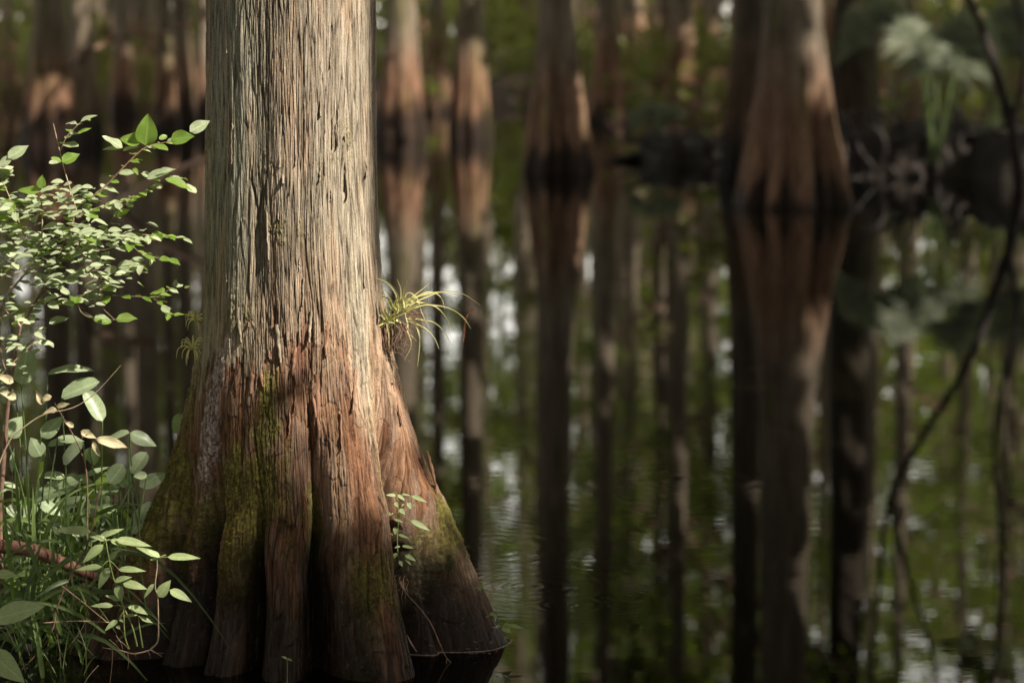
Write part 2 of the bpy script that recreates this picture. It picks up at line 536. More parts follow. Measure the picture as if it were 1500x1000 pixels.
def hero_tree():
    th_f = np.radians(np.linspace(-104, 112, 860)); th_b = np.radians(np.linspace(113.5, 254.5, 90))
    th = np.concatenate([th_f, th_b])
    z = np.concatenate([np.linspace(-0.35, -0.06, 20)[:-1], np.linspace(-0.06, 1.74, 690), np.linspace(1.76, 14, 70)])
    T, Z = np.meshgrid(th, z)
    shp = T.shape
    S = T * 0.27                       # arc length for the bark pattern
    kk = 1 - sst(0.75, 1.1, Z)      # 1 on the flared base
    S = S * (1 + 0.45 * (1 - sst(0.0, 1.0, Z)))
    R = hero_R(T, Z)
    D = np.degrees(T)
    # warp so that the strips weave
    s = S + 0.009 * fbm(S * 7, Z * 1.6, 1, 3) + 0.0022 * fbm(S * 50, Z * 9, 2, 2)
    f1, e1, id1 = voro(s * 92, Z * 4.2, 3)
    f2, e2, id2 = voro(s * 190 + 3.3, Z * 8.0, 9)
    f3, e3, id3 = voro(s * 44 + 1.1 + 0.3 * vn(s * 60, Z * 20, 12), Z * 13.0, 19)      # flaking plates low down
    fl3 = (1 - sst(0.0, 0.12, e3)) * kk
    fur1 = 1 - sst(0.0, 0.22, e1)
    fur2 = 1 - sst(0.0, 0.28, e2)
    broad = fbm(s * 22, Z * 1.6, 21, 3)
    mask_left = sst(-14, -34, D) * (1 - sst(-58, -70, D))     # smoother, thinner bark on the left flank
    # where the grey weathered layer has come off (jagged lower edge, strip by strip)
    colid = _hash(np.floor(s * 46 + 0.6 * vn(s * 30, Z * 4, 6)), np.floor(Z * 0), 90)
    col2 = _hash(np.floor(s * 110), np.floor(Z * 0), 91)
    edge_z = 0.80 + 0.075 * np.sin(np.radians(D) * 2.2 + 1.0) + 0.17 * (colid - 0.5) + 0.06 * (col2 - 0.5) + 0.03 * fbm(s * 20, Z * 10, 92, 3)
    edge_z = edge_z - 0.30 * sst(28, 52, D) * (1 - sst(50, 62, D)) - 0.03 * sst(-50, -70, D)
    grey = sst(-0.006, 0.006, Z - edge_z)
    amp = 1.1 - 0.25 * grey
    H = 0.0065 * broad - 0.0034 * fur1 * amp - 0.0018 * fur2 + 0.0036 * (id1 - 0.5) + 0.0016 * (id2 - 0.5) + 0.0032 * grey
    H = H + kk * (0.0045 * (id3 - 0.5) - 0.0018 * fl3 + 0.0035 * fbm(s * 45, Z * 22, 13, 4))
    fib = fbm(s * 230, Z * 14, 33, 3)
    H = H + 0.0011 * fib
    H = H * (1 - 0.45 * mask_left * grey)
    # big cracks
    cr = np.abs(fbm(s * 13 + 4, Z * 1.1, 55, 3))
    crack = (1 - sst(0.0, 0.028, cr)) * sst(0.25, 0.6, vn(s * 11, Z * 3.0, 56) * 0.5 + 0.5)
    H = H - 0.009 * crack * (1 - 0.5 * mask_left)

    def blob(y, d0, sy, sd, sharp=1.0):   # soft patch centred at photo height y and angle d0
        zc = z_of(y)
        q = ((Z - zc) / sy) ** 2 + ((D - d0) / sd) ** 2
        return np.exp(-q * sharp)
    n_m = fbm(S * 18, Z * 9, 61, 4)
    n_f = fbm(S * 120, Z * 90, 62, 3)
    n_g = fbm(S * 260, Z * 200, 63, 2)
    moss = (blob(740, -24, 0.16, 15) * 1.15 + blob(620, -12, 0.12, 9) * 0.9 + blob(700, -72, 0.22, 12) * 1.0 + blob(800, -55, 0.2, 14) * 0.7
            + blob(830, 33, 0.10, 10) * 0.9 + blob(780, 12, 0.12, 4) * 1.0 + blob(860, 60, 0.16, 11) * 0.75 + blob(800, 86, 0.09, 12) * 0.8
            + blob(690, 46, 0.14, 4) * 0.5 + blob(850, -24, 0.13, 8) * 0.8 + blob(880, 2, 0.14, 8) * 0.5 + blob(930, 30, 0.12, 14) * 0.45)
    moss = sst(0.22, 0.85, moss * 1.15 + 0.85 * n_m + 0.35 * n_f - 0.05)
    green_tr = 0.45 * sst(0.1, 0.5, fbm(S * 30, Z * 1.2, 66, 3)) * kk
    H = H + 0.0045 * moss * (0.6 + n_g * 1.0) * (0.5 + 0.5 * sst(-0.3, 0.3, n_f))
    # small hard crust grains low on the dark flutes
    grains = sst(0.28, 0.5, n_g) * (blob(770, -27, 0.11, 9) + blob(850, -20, 0.2, 20) + blob(860, 12, 0.2, 7))
    lich = sst(0.35, 0.75, blob(650, -47, 0.13, 6.5) * 1.2 + blob(560, -44, 0.09, 7) * 0.7 + 0.5 * n_m + 0.4 * n_f)
    lich *= sst(-0.25, 0.2, n_g)
    H = H + 0.0015 * lich + 0.0012 * np.clip(grains, 0, 1)
    R = R + H
    X = np.interp(Z, zz, Ct) + R * np.sin(T)
    X = np.where(Z > zz[-1], Ct[-1] - 0.01 * (Z - zz[-1]) + R * np.sin(T), X)
    Y = HY - R * np.cos(T)
    # albedo
    def c3(r, g, b): return np.array([r, g, b])[None, None, :]
    def lerp(a, b, t): return a * (1 - t[..., None]) + b * t[..., None]
    v1 = (id1 * 0.6 + id2 * 0.4)
    tone = 0.5 + 0.5 * np.clip(fbm(s * 8, Z * 1.3, 70, 3) * 1.6, -1, 1)
    g_col = lerp(c3(0.120, 0.098, 0.072), c3(0.30, 0.250, 0.19), v1)
    g_col = lerp(g_col, c3(0.27, 0.25, 0.18), tone * 0.5)
    g_col = lerp(g_col, c3(0.25, 0.26, 0.20), mask_left * (0.45 + 0.3 * n_m))
    g_col = lerp(g_col, c3(0.50, 0.42, 0.32) * (0.75 + 0.5 * v1[..., None]), sst(4, 34, D) * 0.30)  # sunlit right side painted paler into the bark
    tint = sst(0.1, 0.5, fbm(s * 26, Z * 3.0, 71, 3))
    g_col = lerp(g_col, c3(0.40, 0.27, 0.18), tint * 0.45)
    r_col = lerp(c3(0.105, 0.050, 0.028), c3(0.265, 0.140, 0.078), v1)
    r_col = lerp(r_col, c3(0.17, 0.080, 0.045), sst(0.0, 0.5, fbm(s * 16, Z * 2.0, 72, 3)) * 0.6)
    r_col = lerp(r_col, c3(0.38, 0.26, 0.18), sst(0.1, 0.6, fbm(s * 34, Z * 4.0, 73, 3)) * 0.6)
    plate = sst(0.45, 0.8, id3) * kk
    r_col = lerp(r_col, c3(0.26, 0.19, 0.145), plate * 0.45)
    r_col = lerp(r_col, r_col * 0.5, fl3 * 0.5)
    dotl = sst(0.15, 0.4, n_g) * mask_left * sst(-.2, .3, n_f)
    g_col = lerp(g_col, c3(0.36, 0.38, 0.32), dotl * 0.5)
    ln = (1 - sst(0.0, 0.07, np.abs(fbm(s * 60, Z * 1.6, 81, 3)))) * 0.6 + (1 - sst(0.0, 0.06, np.abs(fbm(s * 130, Z * 3.5, 82, 2)))) * 0.35
    g_col = lerp(g_col, g_col * c3(0.42, 0.38, 0.33), np.clip(ln, 0, 1) * 0.85)
    r_col = lerp(r_col, r_col * 0.45, np.clip(ln, 0, 1) * 0.6) * 0.9
    # fresh red streaks just under the grey edge
    red = blob(495, -16, 0.10, 4) + blob(520, 8, 0.09, 6) + blob(560, -34, 0.12, 6) * 0.8
    r_col = lerp(r_col, c3(0.15, 0.045, 0.032), np.clip(red, 0, 1) * 0.55)
    soft = sst(-0.28, 0.10, Z - edge_z + 0.10 * n_m + 0.1 * (id1 - 0.5)) * (0.25 + 0.5 * sst(2, 20, D))
    up = sst(0.0, 0.35, Z - edge_z)
    g_col = lerp(lerp(g_col, c3(0.30, 0.18, 0.11), 0.35 + 0.2 * sst(5, 30, D)), g_col, up)
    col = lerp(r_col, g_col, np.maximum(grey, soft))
    col = lerp(col, col * 0.42, np.clip(fur1 * 0.9 + fur2 * 0.35 + crack * 0.9, 0, 1))
    col = lerp(col, col * c3(0.62, 0.66, 0.5), green_tr)
    m_col = lerp(c3(0.055, 0.050, 0.014), c3(0.155, 0.150, 0.030), np.clip(n_g + 0.5, 0, 1))
    m_col = lerp(m_col, c3(0.075, 0.050, 0.022), sst(0.0, 0.5, n_f))
    col = lerp(col, m_col, moss * 0.85)
    col = lerp(col, c3(0.50, 0.47, 0.47) * (0.6 + 0.6 * id2[..., None]), lich * 0.55)
    spk = sst(0.3, 0.45, n_g) * np.clip(blob(775, -29, 0.07, 8) * 1.5 + blob(840, -45, 0.05, 6), 0, 1)
    col = lerp(col, c3(0.38, 0.11, 0.035), spk * 0.8)
    col = lerp(col, c3(0.24, 0.24, 0.05), sst(0.25, 0.5, n_g) * moss * 0.5)
    # soaked, stained wood above the water, ragged; darkened higher up in the valleys
    ratio = np.clip(hero_R(T, Z) / np.maximum(np.interp(Z, zz, Wt), 1e-3), 0.4, 1.05)
    wl = 0.13 + 0.9 * (1 - ratio) + 0.12 * n_m + 0.08 * fbm(s * 30, Z * 3, 75, 3) + 0.03 * sst(0, -30, D) + 0.02 * sst(-30, -70, D) + 0.05 * sst(52, 66, D)
    wet = 1 - sst(wl - 0.20, wl + 0.16, Z)
    col = lerp(col, col * 0.12 + c3(0.004, 0.003, 0.002), wet)
    col = lerp(col, c3(0.16, 0.12, 0.09), sst(0.42, 0.6, n_g) * wet * 0.35)
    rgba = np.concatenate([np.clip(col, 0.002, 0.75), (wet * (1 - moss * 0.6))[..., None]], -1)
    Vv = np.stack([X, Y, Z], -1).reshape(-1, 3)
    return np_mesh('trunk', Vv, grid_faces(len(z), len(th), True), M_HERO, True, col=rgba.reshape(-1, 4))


def hero_pt(px, py, off=0.0):
    """point on the trunk's surface that the camera sees at px, py"""
    Yg = np.linspace(HY - 0.62, HY - 0.02, 80)
    P = [at(px, py, y) for y in Yg]
    X = np.array([p.x for p in P]); Z = np.array([p.z for p in P])
    cx = np.interp(Z, zz, Ct)
    hit = np.hypot(X - cx, HY - Yg) <= hero_R(np.arctan2(X - cx, HY - Yg), Z) + 0.004 + off
    if hit.any():
        return P[int(np.argmax(hit))]
    return at(px, py, HY - 0.05)


# ------------------------------------------------------------------ tree crowns and foliage clouds
def leaf_cards(n, pos, size, seed, up=0.6, aspect=0.55):
    """n small folded leaves (two quads sharing the midrib would cost double: one bent quad each)"""
    r = np.random.default_rng(seed)
    d = r.normal(size=(n, 3)); d[:, 2] *= 0.6; d /= np.linalg.norm(d, axis=1)[:, None]
    nm = r.normal(size=(n, 3)); nm[:, 2] += up * 1.5
    b = np.cross(nm, d); b /= np.linalg.norm(b, axis=1)[:, None] + 1e-9
    nn = np.cross(d, b)
    L = (size * r.uniform(0.6, 1.4, n))[:, None]
    p0 = pos; p1 = pos + d * L * 0.5 + b * L * aspect * 0.5 + nn * L * 0.08
    p2 = pos + d * L; p3 = pos + d * L * 0.5 - b * L * aspect * 0.5 + nn * L * 0.08
    Vv = np.stack([p0, p1, p2, p3], 1).reshape(-1, 3)
    Q = np.arange(n * 4).reshape(-1, 4)
    return Vv, Q


def clump_positions(n, centres, rad, r):
    k = r.integers(0, len(centres), n)
    q = r.normal(size=(n, 3)); q /= np.linalg.norm(q, axis=1)[:, None]
    q *= (r.uniform(0, 1, n) ** 0.45)[:, None]
    return centres[k] + q * rad[k]


def crown_mesh(i, height=20.0, start=5.0, n=3600):
    r = np.random.default_rng(100 + i)
    nb = 64
    hz = start + (height - start) * r.uniform(0, 1, nb) ** 0.8
    reach = 2.6 * (1 - 0.55 * ((hz - start) / (height - start)))
    a = r.uniform(0, 2 * math.pi, nb)
    rr = reach * r.uniform(0.25, 1.0, nb)
    cen = np.stack([np.cos(a) * rr, np.sin(a) * rr, hz], -1)
    rad = np.stack([r.uniform(.45, .95, nb)] * 2 + [r.uniform(.2, .5, nb)], -1)
    Vv, Q = leaf_cards(n, clump_positions(n, cen, rad, r), 0.17, 300 + i, 0.8, 0.4)
    b = Buf(); b.add(Vv, Q)
    return np_mesh('crown', Vv, Q, M_NEEDLE, False), cen


CROWNS = [crown_mesh(i) for i in range(5)]


def limb_mesh(i):
    b = Buf()
    cen = CROWNS[i][1]
    for k in range(0, len(cen), 2):
        c = cen[k]
        z0 = c[2] - 0.5 * math.hypot(c[0], c[1])
        path = catmull([(0, 0, z0), (c[0] * 0.5, c[1] * 0.5, (z0 + c[2]) / 2 + 0.15), tuple(c)], 5)
        b.add(*tube_np(path, [0.06, 0.035, 0.012], 5))
    return np_mesh('limbs', np.concatenate(b.V), np.concatenate(b.Q), M_TWIGD)


LIMBS = [limb_mesh(i) for i in range(5)]


def cypress_mesh(seed, rt, rb, fh, height=21, nth=56, nflute=7, warm=1.0, lean=(0, 0), wetz=0.4, redz=1.5, tone=1.0):
    """rt trunk radius, rb radius at the water, fh height of the flare"""
    r = np.random.default_rng(seed)
    th = np.linspace(0, 2 * math.pi, nth, endpoint=False)
    z = np.concatenate([np.linspace(-0.4, fh * 1.6, 44), np.linspace(fh * 1.6 + 0.3, height, 26)])
    T, Z = np.meshgrid(th, z)
    prof = rt + (rb - rt) * np.clip(1 - np.maximum(Z, 0) / (fh * 1.6), 0, 1) ** 1.6
    taper = np.clip(1 - (Z - fh) / (height * 1.25), 0.12, 1); taper = np.where(Z < fh, 1, taper)
    fl = np.zeros_like(T)
    for k in range(nflute):
        a = (k + r.uniform(-0.25, 0.25)) * 2 * math.pi / nflute
        d = np.abs((T - a + math.pi) % (2 * math.pi) - math.pi)
        fl += r.uniform(0.7, 1.2) * np.exp(-(d / (1.1 / nflute)) ** 1.4)
    kf = np.clip(1 - Z / (fh * 1.3), 0, 1) ** 0.9
    R = prof * taper * (1 + 0.06 * kf - 0.42 * kf * np.clip(fl, 0, 1.1)) + 0.02 * rt * np.sin(T * nflute + 1)
    U = T * rt
    R = R * (1 + 0.05 * fbm(U * 16 / max(rt, .1) * .3, Z * 1.5, seed, 3))
    R = R + 0.008 * fbm(U * 25, Z * 1.2, seed + 3, 3)
    X = R * np.cos(T) + lean[0] * Z + 0.10 * rt * np.sin(Z * 0.5 + seed); Y = R * np.sin(T) + lean[1] * Z
    n1 = fbm(U * 12, Z * 1.5, seed + 5, 3); n2 = fbm(U * 30, Z * 2.5, seed + 6, 3)

    def lp(a, b, t): return a * (1 - t[..., None]) + b * t[..., None]
    g = lp(np.array([0.10, 0.082, 0.06]), np.array([0.21, 0.17, 0.125]), np.clip(0.5 + n2, 0, 1))
    rd = lp(np.array([0.11, 0.058, 0.036]), np.array([0.25, 0.145, 0.092]), np.clip(0.5 + n2, 0, 1))
    t = (1 - sst(redz * 0.6, redz * 1.25, Z + 0.35 * n1)) * warm
    col = lp(g, rd, t)
    gm = sst(0.05, 0.5, fbm(U * 6, Z * 1.1, seed + 9, 3)) * 0.5
    col = lp(col, np.array([0.10, 0.10, 0.03]) * np.ones_like(col), gm * (Z < redz * 1.6))
    wet = 1 - sst(wetz * 0.6, wetz * 1.4, Z + 0.18 * n1 + 0.1 * n2 - 0.5 * kf * (np.clip(fl, 0, 1) - 0.2))  # dark waterline band, drawn higher in the grooves
    col = lp(col, col * 0.14 + 0.003, wet)
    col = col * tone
    rgba = np.concatenate([np.clip(col, 0.002, 0.6), wet[..., None] * 0.7], -1)
    return np_mesh('trunk', np.stack([X, Y, Z], -1).reshape(-1, 3), grid_faces(len(z), nth, True), M_BARK, True, col=rgba.reshape(-1, 4))


def add_crown(t, i, rz, s=1.0, lean=(0, 0), dz=0.0):
    for nm, me in (('crown', CROWNS[i % 5][0]), ('limbs', LIMBS[i % 5])):
        c = new_obj(nm, me, t, (lean[0] * 12, lean[1] * 12, dz))
        c.rotation_euler.z = rz
        c.scale = (s, s, 1.0)
        c['kind'] = 'stuff'


# hero
hero_base = Vector((float(np.interp(0, zz, Ct)), HY, 0))
hero = empty('cypress_tree', hero_base, 'huge fluted cypress in sharp focus, grey bark above peeling red bark and mossy root ridges', 'tree')
tk = new_obj('trunk', hero_tree(), hero, -hero_base)
add_crown(hero, 0, 0.4, 1.0)

# middle distance cypresses: (px at water, py at water, trunk half width px, base half width px, flare top px, label, warm)
mids = [
    (72, 214, 23, 46, 150, 'broad grey cypress at the far left, reddening towards its dark flared foot', 1.0, (0.01, 0)),
    (124, 206, 17, 30, 120, 'pale grey cypress just right of the broad far left one', 0.35, (-0.02, 0)),
    (243, 196, 11, 20, 110, 'thin sunlit orange cypress between the leafy shrub and the big trunk', 1.0, (0, 0)),
    (268, 190, 13, 26, 110, 'dull brown cypress just left of the brightest trunk beside the big cypress', 0.8, (0, 0)),
    (303, 186, 12, 20, 100, 'brightly lit cream cypress half hidden by the left edge of the big trunk', 0.8, (0, 0)),
    (180, 168, 12, 20, 90, 'faint brown cypress set back between the grey pair and the orange one', 0.9, (0, 0)),
    (586, 204, 22, 40, 140, 'cypress with one bright ridge standing right beside the big trunk', 1.0, (0.0, 0)),
    (688, 203, 19, 32, 140, 'sunlit orange cypress with a widening black foot, between the air plant and the fluted tree', 1.0, (0.005, 0)),
    (817, 250, 24, 54, 185, 'grey cypress with a star of red root ridges flaring into open water', 0.8, (0, 0)),
    (1165, 300, 38, 86, 225, 'massive blurred cypress with a lit right edge and orange buttresses', 0.9, (-0.012, 0)),
]
for i, (px, py, tw, bw, fpx, lab, warm, lean) in enumerate(mids):
    p = on_water(px, py)
    k = p.y / F
    t = empty('cypress_tree', p, lab, 'tree', 'fluted cypresses standing in the swamp water')
    wetz = (0.5, 0.45, 0.55, 0.6, 0.55, 0.45, 0.5, 0.42, 0.26, 0.18)[i]
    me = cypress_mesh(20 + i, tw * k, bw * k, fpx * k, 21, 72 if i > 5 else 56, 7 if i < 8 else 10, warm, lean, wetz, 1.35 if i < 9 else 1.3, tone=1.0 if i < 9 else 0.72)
    o = new_obj('trunk', me, t)
    o.rotation_euler.z = 0
    add_crown(t, i, i * 1.3, 1.0, lean, 1.5)

# second stem behind the massive one
p = on_water(1098, 262)
t = empty('cypress_tree', p, 'dull shaded cypress tucked behind the left side of the massive one', 'tree', 'fluted cypresses standing in the swamp water')
new_obj('trunk', cypress_mesh(61, 0.17, 0.34, 1.2, 21, 56, 6, 0.7, tone=0.4), t)  # tone darkens the bark to paint in its shade
add_crown(t, 3, 2.0, 1.0)
p = on_water(1248, 236)
t = empty('cypress_tree', p, 'dark cypress with a pale edge rising from the black root mass', 'tree', 'fluted cypresses standing in the swamp water')
new_obj('trunk', cypress_mesh(62, 0.26, 0.45, 1.2, 21, 56, 6, 0.5, tone=0.3), t)  # tone again darkens the bark, as if shaded
add_crown(t, 4, 0.7, 1.0)

# far cypresses: trunk meshes shared between copies
far_trunks = [cypress_mesh(200 + i, rt, rt * 2.0, 1.5, 22, 30, 6, 1.0, (ln, 0), 0.3, 1.9) for i, (rt, ln) in enumerate(((0.20, 0), (0.26, 0.012), (0.16, -0.01), (0.32, 0.0), (0.12, 0.02)))]
r = random.Random(5)
used = []
fx = [(15, 150), (150, 142), (205, 150), (640, 165), (765, 128), (852, 132), (876, 138), (905, 128), (925, 140), (960, 120), (1000, 130), (1035, 128), (1260, 128),
      (1300, 118), (1345, 132), (1390, 122), (1420, 136), (1465, 128)]
spots = [on_water(a, b) for a, b in fx]
for k in range(15):      # slim stems standing in the water before the far shore
    a = r.choice((r.uniform(845, 1065), r.uniform(1215, 1500), r.uniform(715, 1065)))
    spots.append(on_water(a, r.uniform(138, 182)))
while len(spots) < 118:
    Y = r.uniform(50, 125)
    X = r.uniform(-0.30, 0.30) * Y
    if all((X - q.x) ** 2 + (Y - q.y) ** 2 > 6.0 for q in spots):
        spots.append(Vector((X, Y, 0)))
for i, q in enumerate(spots):
    z = float(far_h(np.array([q.x]), np.array([q.y]))[0]) if q.y > 56 else 0
    t = empty('cypress_tree', (q.x, q.y, max(0, z) - 0.05), 'slim out of focus cypress trunk in the far wood across the water', 'tree', 'slim cypresses of the far wood')
    k = r.randrange(5)
    o = new_obj('trunk', far_trunks[k], t); o.rotation_euler.z = r.uniform(0, 6.28)
    s = r.uniform(0.8, 1.3) * (0.62 if 18 <= i < 33 else 1); o.scale = (s, s, 1)
    if not (18 <= i < 33 and i % 2): add_crown(t, r.randrange(5), r.uniform(0, 6.28), 1.15, (0, 0), r.uniform(-1.5, 2.5))


# forest understory (one uncountable mass) and the canopy further back
def bush_cloud(name, spots, per, size, mat, seed, up=0.6):
    rr = np.random.default_rng(seed)
    cen = []; rad = []
    for (x, y, z, rx, rz, nc) in spots:
        for _ in range(nc):
            a = rr.uniform(0, 6.28); q = rr.uniform(0, 1) ** 0.6
            cen.append((x + math.cos(a) * q * rx, y + math.sin(a) * q * rx, z + rr.uniform(0, 1) * rz))
            s = rr.uniform(0.22, 0.5) * min(rx, 1.6)
            rad.append((s, s, s * 0.7))
    cen = np.array(cen); rad = np.array(rad)
    n = len(cen) * per
    k = np.repeat(np.arange(len(cen)), per)
    q = rr.normal(size=(n, 3)); q /= np.linalg.norm(q, axis=1)[:, None]; q *= (rr.uniform(0, 1, n) ** 0.4)[:, None]
    Vv, Q = leaf_cards(n, cen[k] + q * rad[k], size, seed + 1, up)
    o = new_obj(name, np_mesh(name, Vv, Q, mat, False))
    return o


rr = random.Random(9)
sp = []
for i in range(150):
    Y = rr.uniform(60, 78); X = rr.uniform(-0.29, 0.29) * Y
    sp.append((X, Y, rr.uniform(0.2, 0.6), rr.uniform(0.8, 1.8), rr.uniform(0.6, 2.6), 7))
for i in range(360):
    Y = rr.uniform(72, 130); X = rr.uniform(-0.30, 0.30) * Y
    sp.append((X, Y, rr.uniform(0.3, 6.5), rr.uniform(1.0, 2.4), rr.uniform(1.0, 4.0), 9))
o = bush_cloud('forest_undergrowth', sp, 34, 0.24, M_FAR, 50)
tag(o, 'olive green mass of bushes and saplings closing the far side of the swamp', 'undergrowth', kind='stuff')
sp = []
for i in range(720):
    Y = rr.uniform(85, 165); X = rr.uniform(-0.34, 0.34) * Y
    sp.append((X, Y, rr.uniform(2, 40), rr.uniform(1.8, 3.8), rr.uniform(1.5, 4.0), 10))
for i in range(150):
    Y = rr.uniform(125, 150)
    sp.append((rr.uniform(-.32, .32) * Y, Y, rr.uniform(0, 8), 3.0, 3.0, 10))
o = bush_cloud('forest_canopy', sp, 30, 0.54, M_FAR, 60)
tag(o, 'green leaf mass of the far canopy, mirrored in the dark water', 'foliage', kind='stuff')


# ------------------------------------------------------------------ leaf roof added overhead for shade, gaps cut for chosen sun patches
def shade_canopy():
    r = np.random.default_rng(77)
    nc = 2600
    cx = r.uniform(-24, 34, nc); cy = r.uniform(-34, 60, nc)
    # inside the view (above the frame, only mirrored in the water) the roof keeps high
    low = np.where(cy > 5, np.maximum(7.0, 0.19 * cy + 2.3), 6.0)
    cz = low + 8 * r.uniform(0, 1, nc) ** 0.7
    cen = np.stack([cx, cy, cz], -1)
    rad = np.stack([r.uniform(0.8, 1.7, nc)] * 2 + [r.uniform(0.3, 0.7, nc)], -1)
    n = 200000
    pos = clump_positions(n, cen, rad, r)
    V1, Q1 = leaf_cards(n, pos, 0.80, 501, 0.8, 0.6)
    pos = V1.reshape(-1, 4, 3).mean(axis=1)          # middle of each spray of leaves
    # leaf clusters added out of view towards the sun, shading the tree's foot
    n2 = 4200
    foot = np.array(at(400, 930, 6.0))
    c2 = []
    for k in range(52):
        tdist = r.uniform(7.5, 10.5)
        xo = r.uniform(-1.6, 0.95)
        c2.append(foot + np.array(sun_dir) * tdist + np.array([xo, r.uniform(-0.4, 0.4), r.uniform(-0.5, 0.36 if xo > -.55 else 0.02)]))
    c2 = np.array(c2)
    r2 = np.full((len(c2), 3), 0.26)
    pos2 = clump_positions(n2, c2, r2, r)
    sd_ = np.array(sun_dir)

    def lands(P, Y):
        t = (P[:, 1] - Y) / sd_[1]
        return (P - t[:, None] * sd_)[:, [0, 2]], t

    def window(P, px, py, Y, wx, wz, soft=0.25, grow=0.40):
        """True for leaves whose shadow would fall inside this sun patch"""
        c = at(px, py, Y)
        q, t = lands(P, Y)
        d = np.hypot((q[:, 0] - c.x) / (wx + grow), (q[:, 1] - c.z) / (wz + grow))
        return (t > 0) & (d + soft * (r.uniform(0, 1, len(P)) - 0.5) < 1)
    drop = np.zeros(n, bool)
    for (px, py, Y, wx, wz, so_) in (
            (590, 110, 37, .4, 1.4, .3), (700, 110, 37, .4, 1.4, .3),
            (520, 300, 6.1, 0.24, 0.80, 0.1), (580, 600, 6.15, 0.22, 0.36, 0.1), (640, 450, 6.2, 0.25, 0.2, 0.1), (95, 380, 6.0, 0.50, 0.66, 0.3), (115, 640, 6.0, 0.48, 0.34, 0.5), (200, 850, 5.8, .2, .2, .3), (210, 860, 5.8, 0.12, 0.16, 0.5),
            
            (303, 60, 41, 0.5, 1.3, 0.2), (243, 110, 38, 0.35, 0.9, 0.3), (587, 90, 37, 0.45, 1.0, 0.2), (697, 110, 37, 0.45, 0.9, 0.3),
            (1185, 0, 23, 0.35, 2.4, 0.1), (815, 130, 29, 0.5, 0.8, 0.5), (1390, 20, 26, 0.8, 0.3, 0.3), (95, 110, 34, 0.75, 1.1, 0.5), (1380, 30, 26.5, 1.3, 0.3, 0.2),
            (880, 60, 62, 2.2, 1.2, 0.4), (700, 80, 66, 2.0, 1.4, 0.5), (430, 60, 60, 2, 1.5, .5), (1000, 60, 64, 2.0, 1.4, 0.5), (1290, 90, 62, 1.5, 1, 0.5)):
        drop |= window(pos, px, py, Y, wx, wz, so_)
    drop |= (pos[:, 1] > 34) & (r.uniform(0, 1, n) < 0.60)
    V1 = V1.reshape(-1, 4, 3)[~drop].reshape(-1, 3); Q1 = np.arange(len(V1)).reshape(-1, 4)
    drop2 = window(pos2, 560, 560, 6.1, 0.34, 0.46, 0.3, .03) | window(pos2, 205, 855, 5.8, 0.20, 0.20, 0.5, .03) | window(pos2, 110, 700, 6.0, 0.3, 0.25, 0.6, .03)
    pos2 = pos2[~drop2]
    V2, Q2 = leaf_cards(len(pos2), pos2, 0.085, 502, 0.5, 0.6)
    # forest wall added to the sides and behind the camera to cut skylight
    m = 1500
    a = r.uniform(0, 2 * math.pi, m); rad_ = r.uniform(30, 46, m)
    wx_ = np.cos(a) * rad_; wy_ = 12 + np.sin(a) * rad_ * 1.15
    ok = ~((wy_ > 0) & (np.abs(wx_) < 0.34 * wy_ + 2))
    cenw = np.stack([wx_, wy_, r.uniform(0.5, 19, m)], -1)[ok]
    radw = np.tile([2.0, 2.0, 1.3], (len(cenw), 1))
    posw = clump_positions(26000, cenw, radw, r)
    V3, Q3 = leaf_cards(len(posw), posw, 0.95, 503, 0.3, 0.6)
    b = Buf(); b.add(V1, Q1); b.add(V2, Q2); b.add(V3, Q3)
    o = b.build('shade_foliage', M_SHADE, smooth=False)
    tag(o, 'leafy roof and walls added around the swamp for shade, gaps cut for sun patches', 'foliage', kind='stuff')


shade_canopy()


# ------------------------------------------------------------------ leaves
def leaf_mesh(name, mat, w, shape, curl=0.12, fold=0.12, wave=0.0, nt=9, nv=5, side=0.0):
    t = np.linspace(0, 1, nt); v = np.linspace(-1, 1, nv)
    T, Vv = np.meshgrid(t, v, indexing='ij')
    if shape == 'ovate': wp = np.sin(np.pi * T ** 0.72) ** 0.85 * (1 - 0.25 * T)
    elif shape == 'round': wp = np.sin(np.pi * np.clip(T, 0, 1) ** 0.95) ** 0.55
    elif shape == 'lance': wp = np.sin(np.pi * T ** 0.85) ** 0.8
    elif shape == 'heart': wp = np.sqrt(np.clip(np.minimum(1, T * 7 + 0.35), 0, 1)) * (1 - T ** 1.8) ** 0.75
    elif shape == 'spat': wp = np.sqrt(np.clip(1 - (2 * T - 1) ** 2, 0, 1)) ** 0.8 * (0.86 + 0.3 * T * (1 - T))
    else: wp = np.minimum(1, 0.5 + T * 3) * (1 - T ** 2) ** 0.6
    wp = wp + 0.002
    X = T - (0.10 * np.abs(Vv) * (1 - T) ** 3 * (shape == 'heart'))
    Y = Vv * wp * w / 2 + side * T * T
    Z = -curl * T ** 2 + fold * np.abs(Vv) * wp * w + wave * np.sin(T * 11 + Vv * 2) * np.abs(Vv)
    P = np.stack([X, Y, Z], -1).reshape(-1, 3)
    U = np.stack([T, Vv, 0 * T], -1).reshape(-1, 3)
    return np_mesh(name, P, grid_faces(nt, nv), mat, True, uv=U)


def place(me, parent, A, B, nrm=(0, -0.4, 1), name='leaf', lenscale=1.0):
    A = Vector(A); B = Vector(B)
    x = B - A; L = x.length; x.normalize()
    n = Vector(nrm); z = n - x * n.dot(x)
    if z.length < 1e-4: z = Vector((1, 0, 0))
    z.normalize(); y = z.cross(x)
    M = Matrix(((x.x, y.x, z.x), (x.y, y.y, z.y), (x.z, y.z, z.z))).to_4x4()
    o = new_obj(name, me, parent)
    M = Matrix.Translation(A - (parent.location if parent else Vector())) @ M @ Matrix.Diagonal((L * lenscale,) * 3 + (1,))
    o.matrix_local = M
    return o


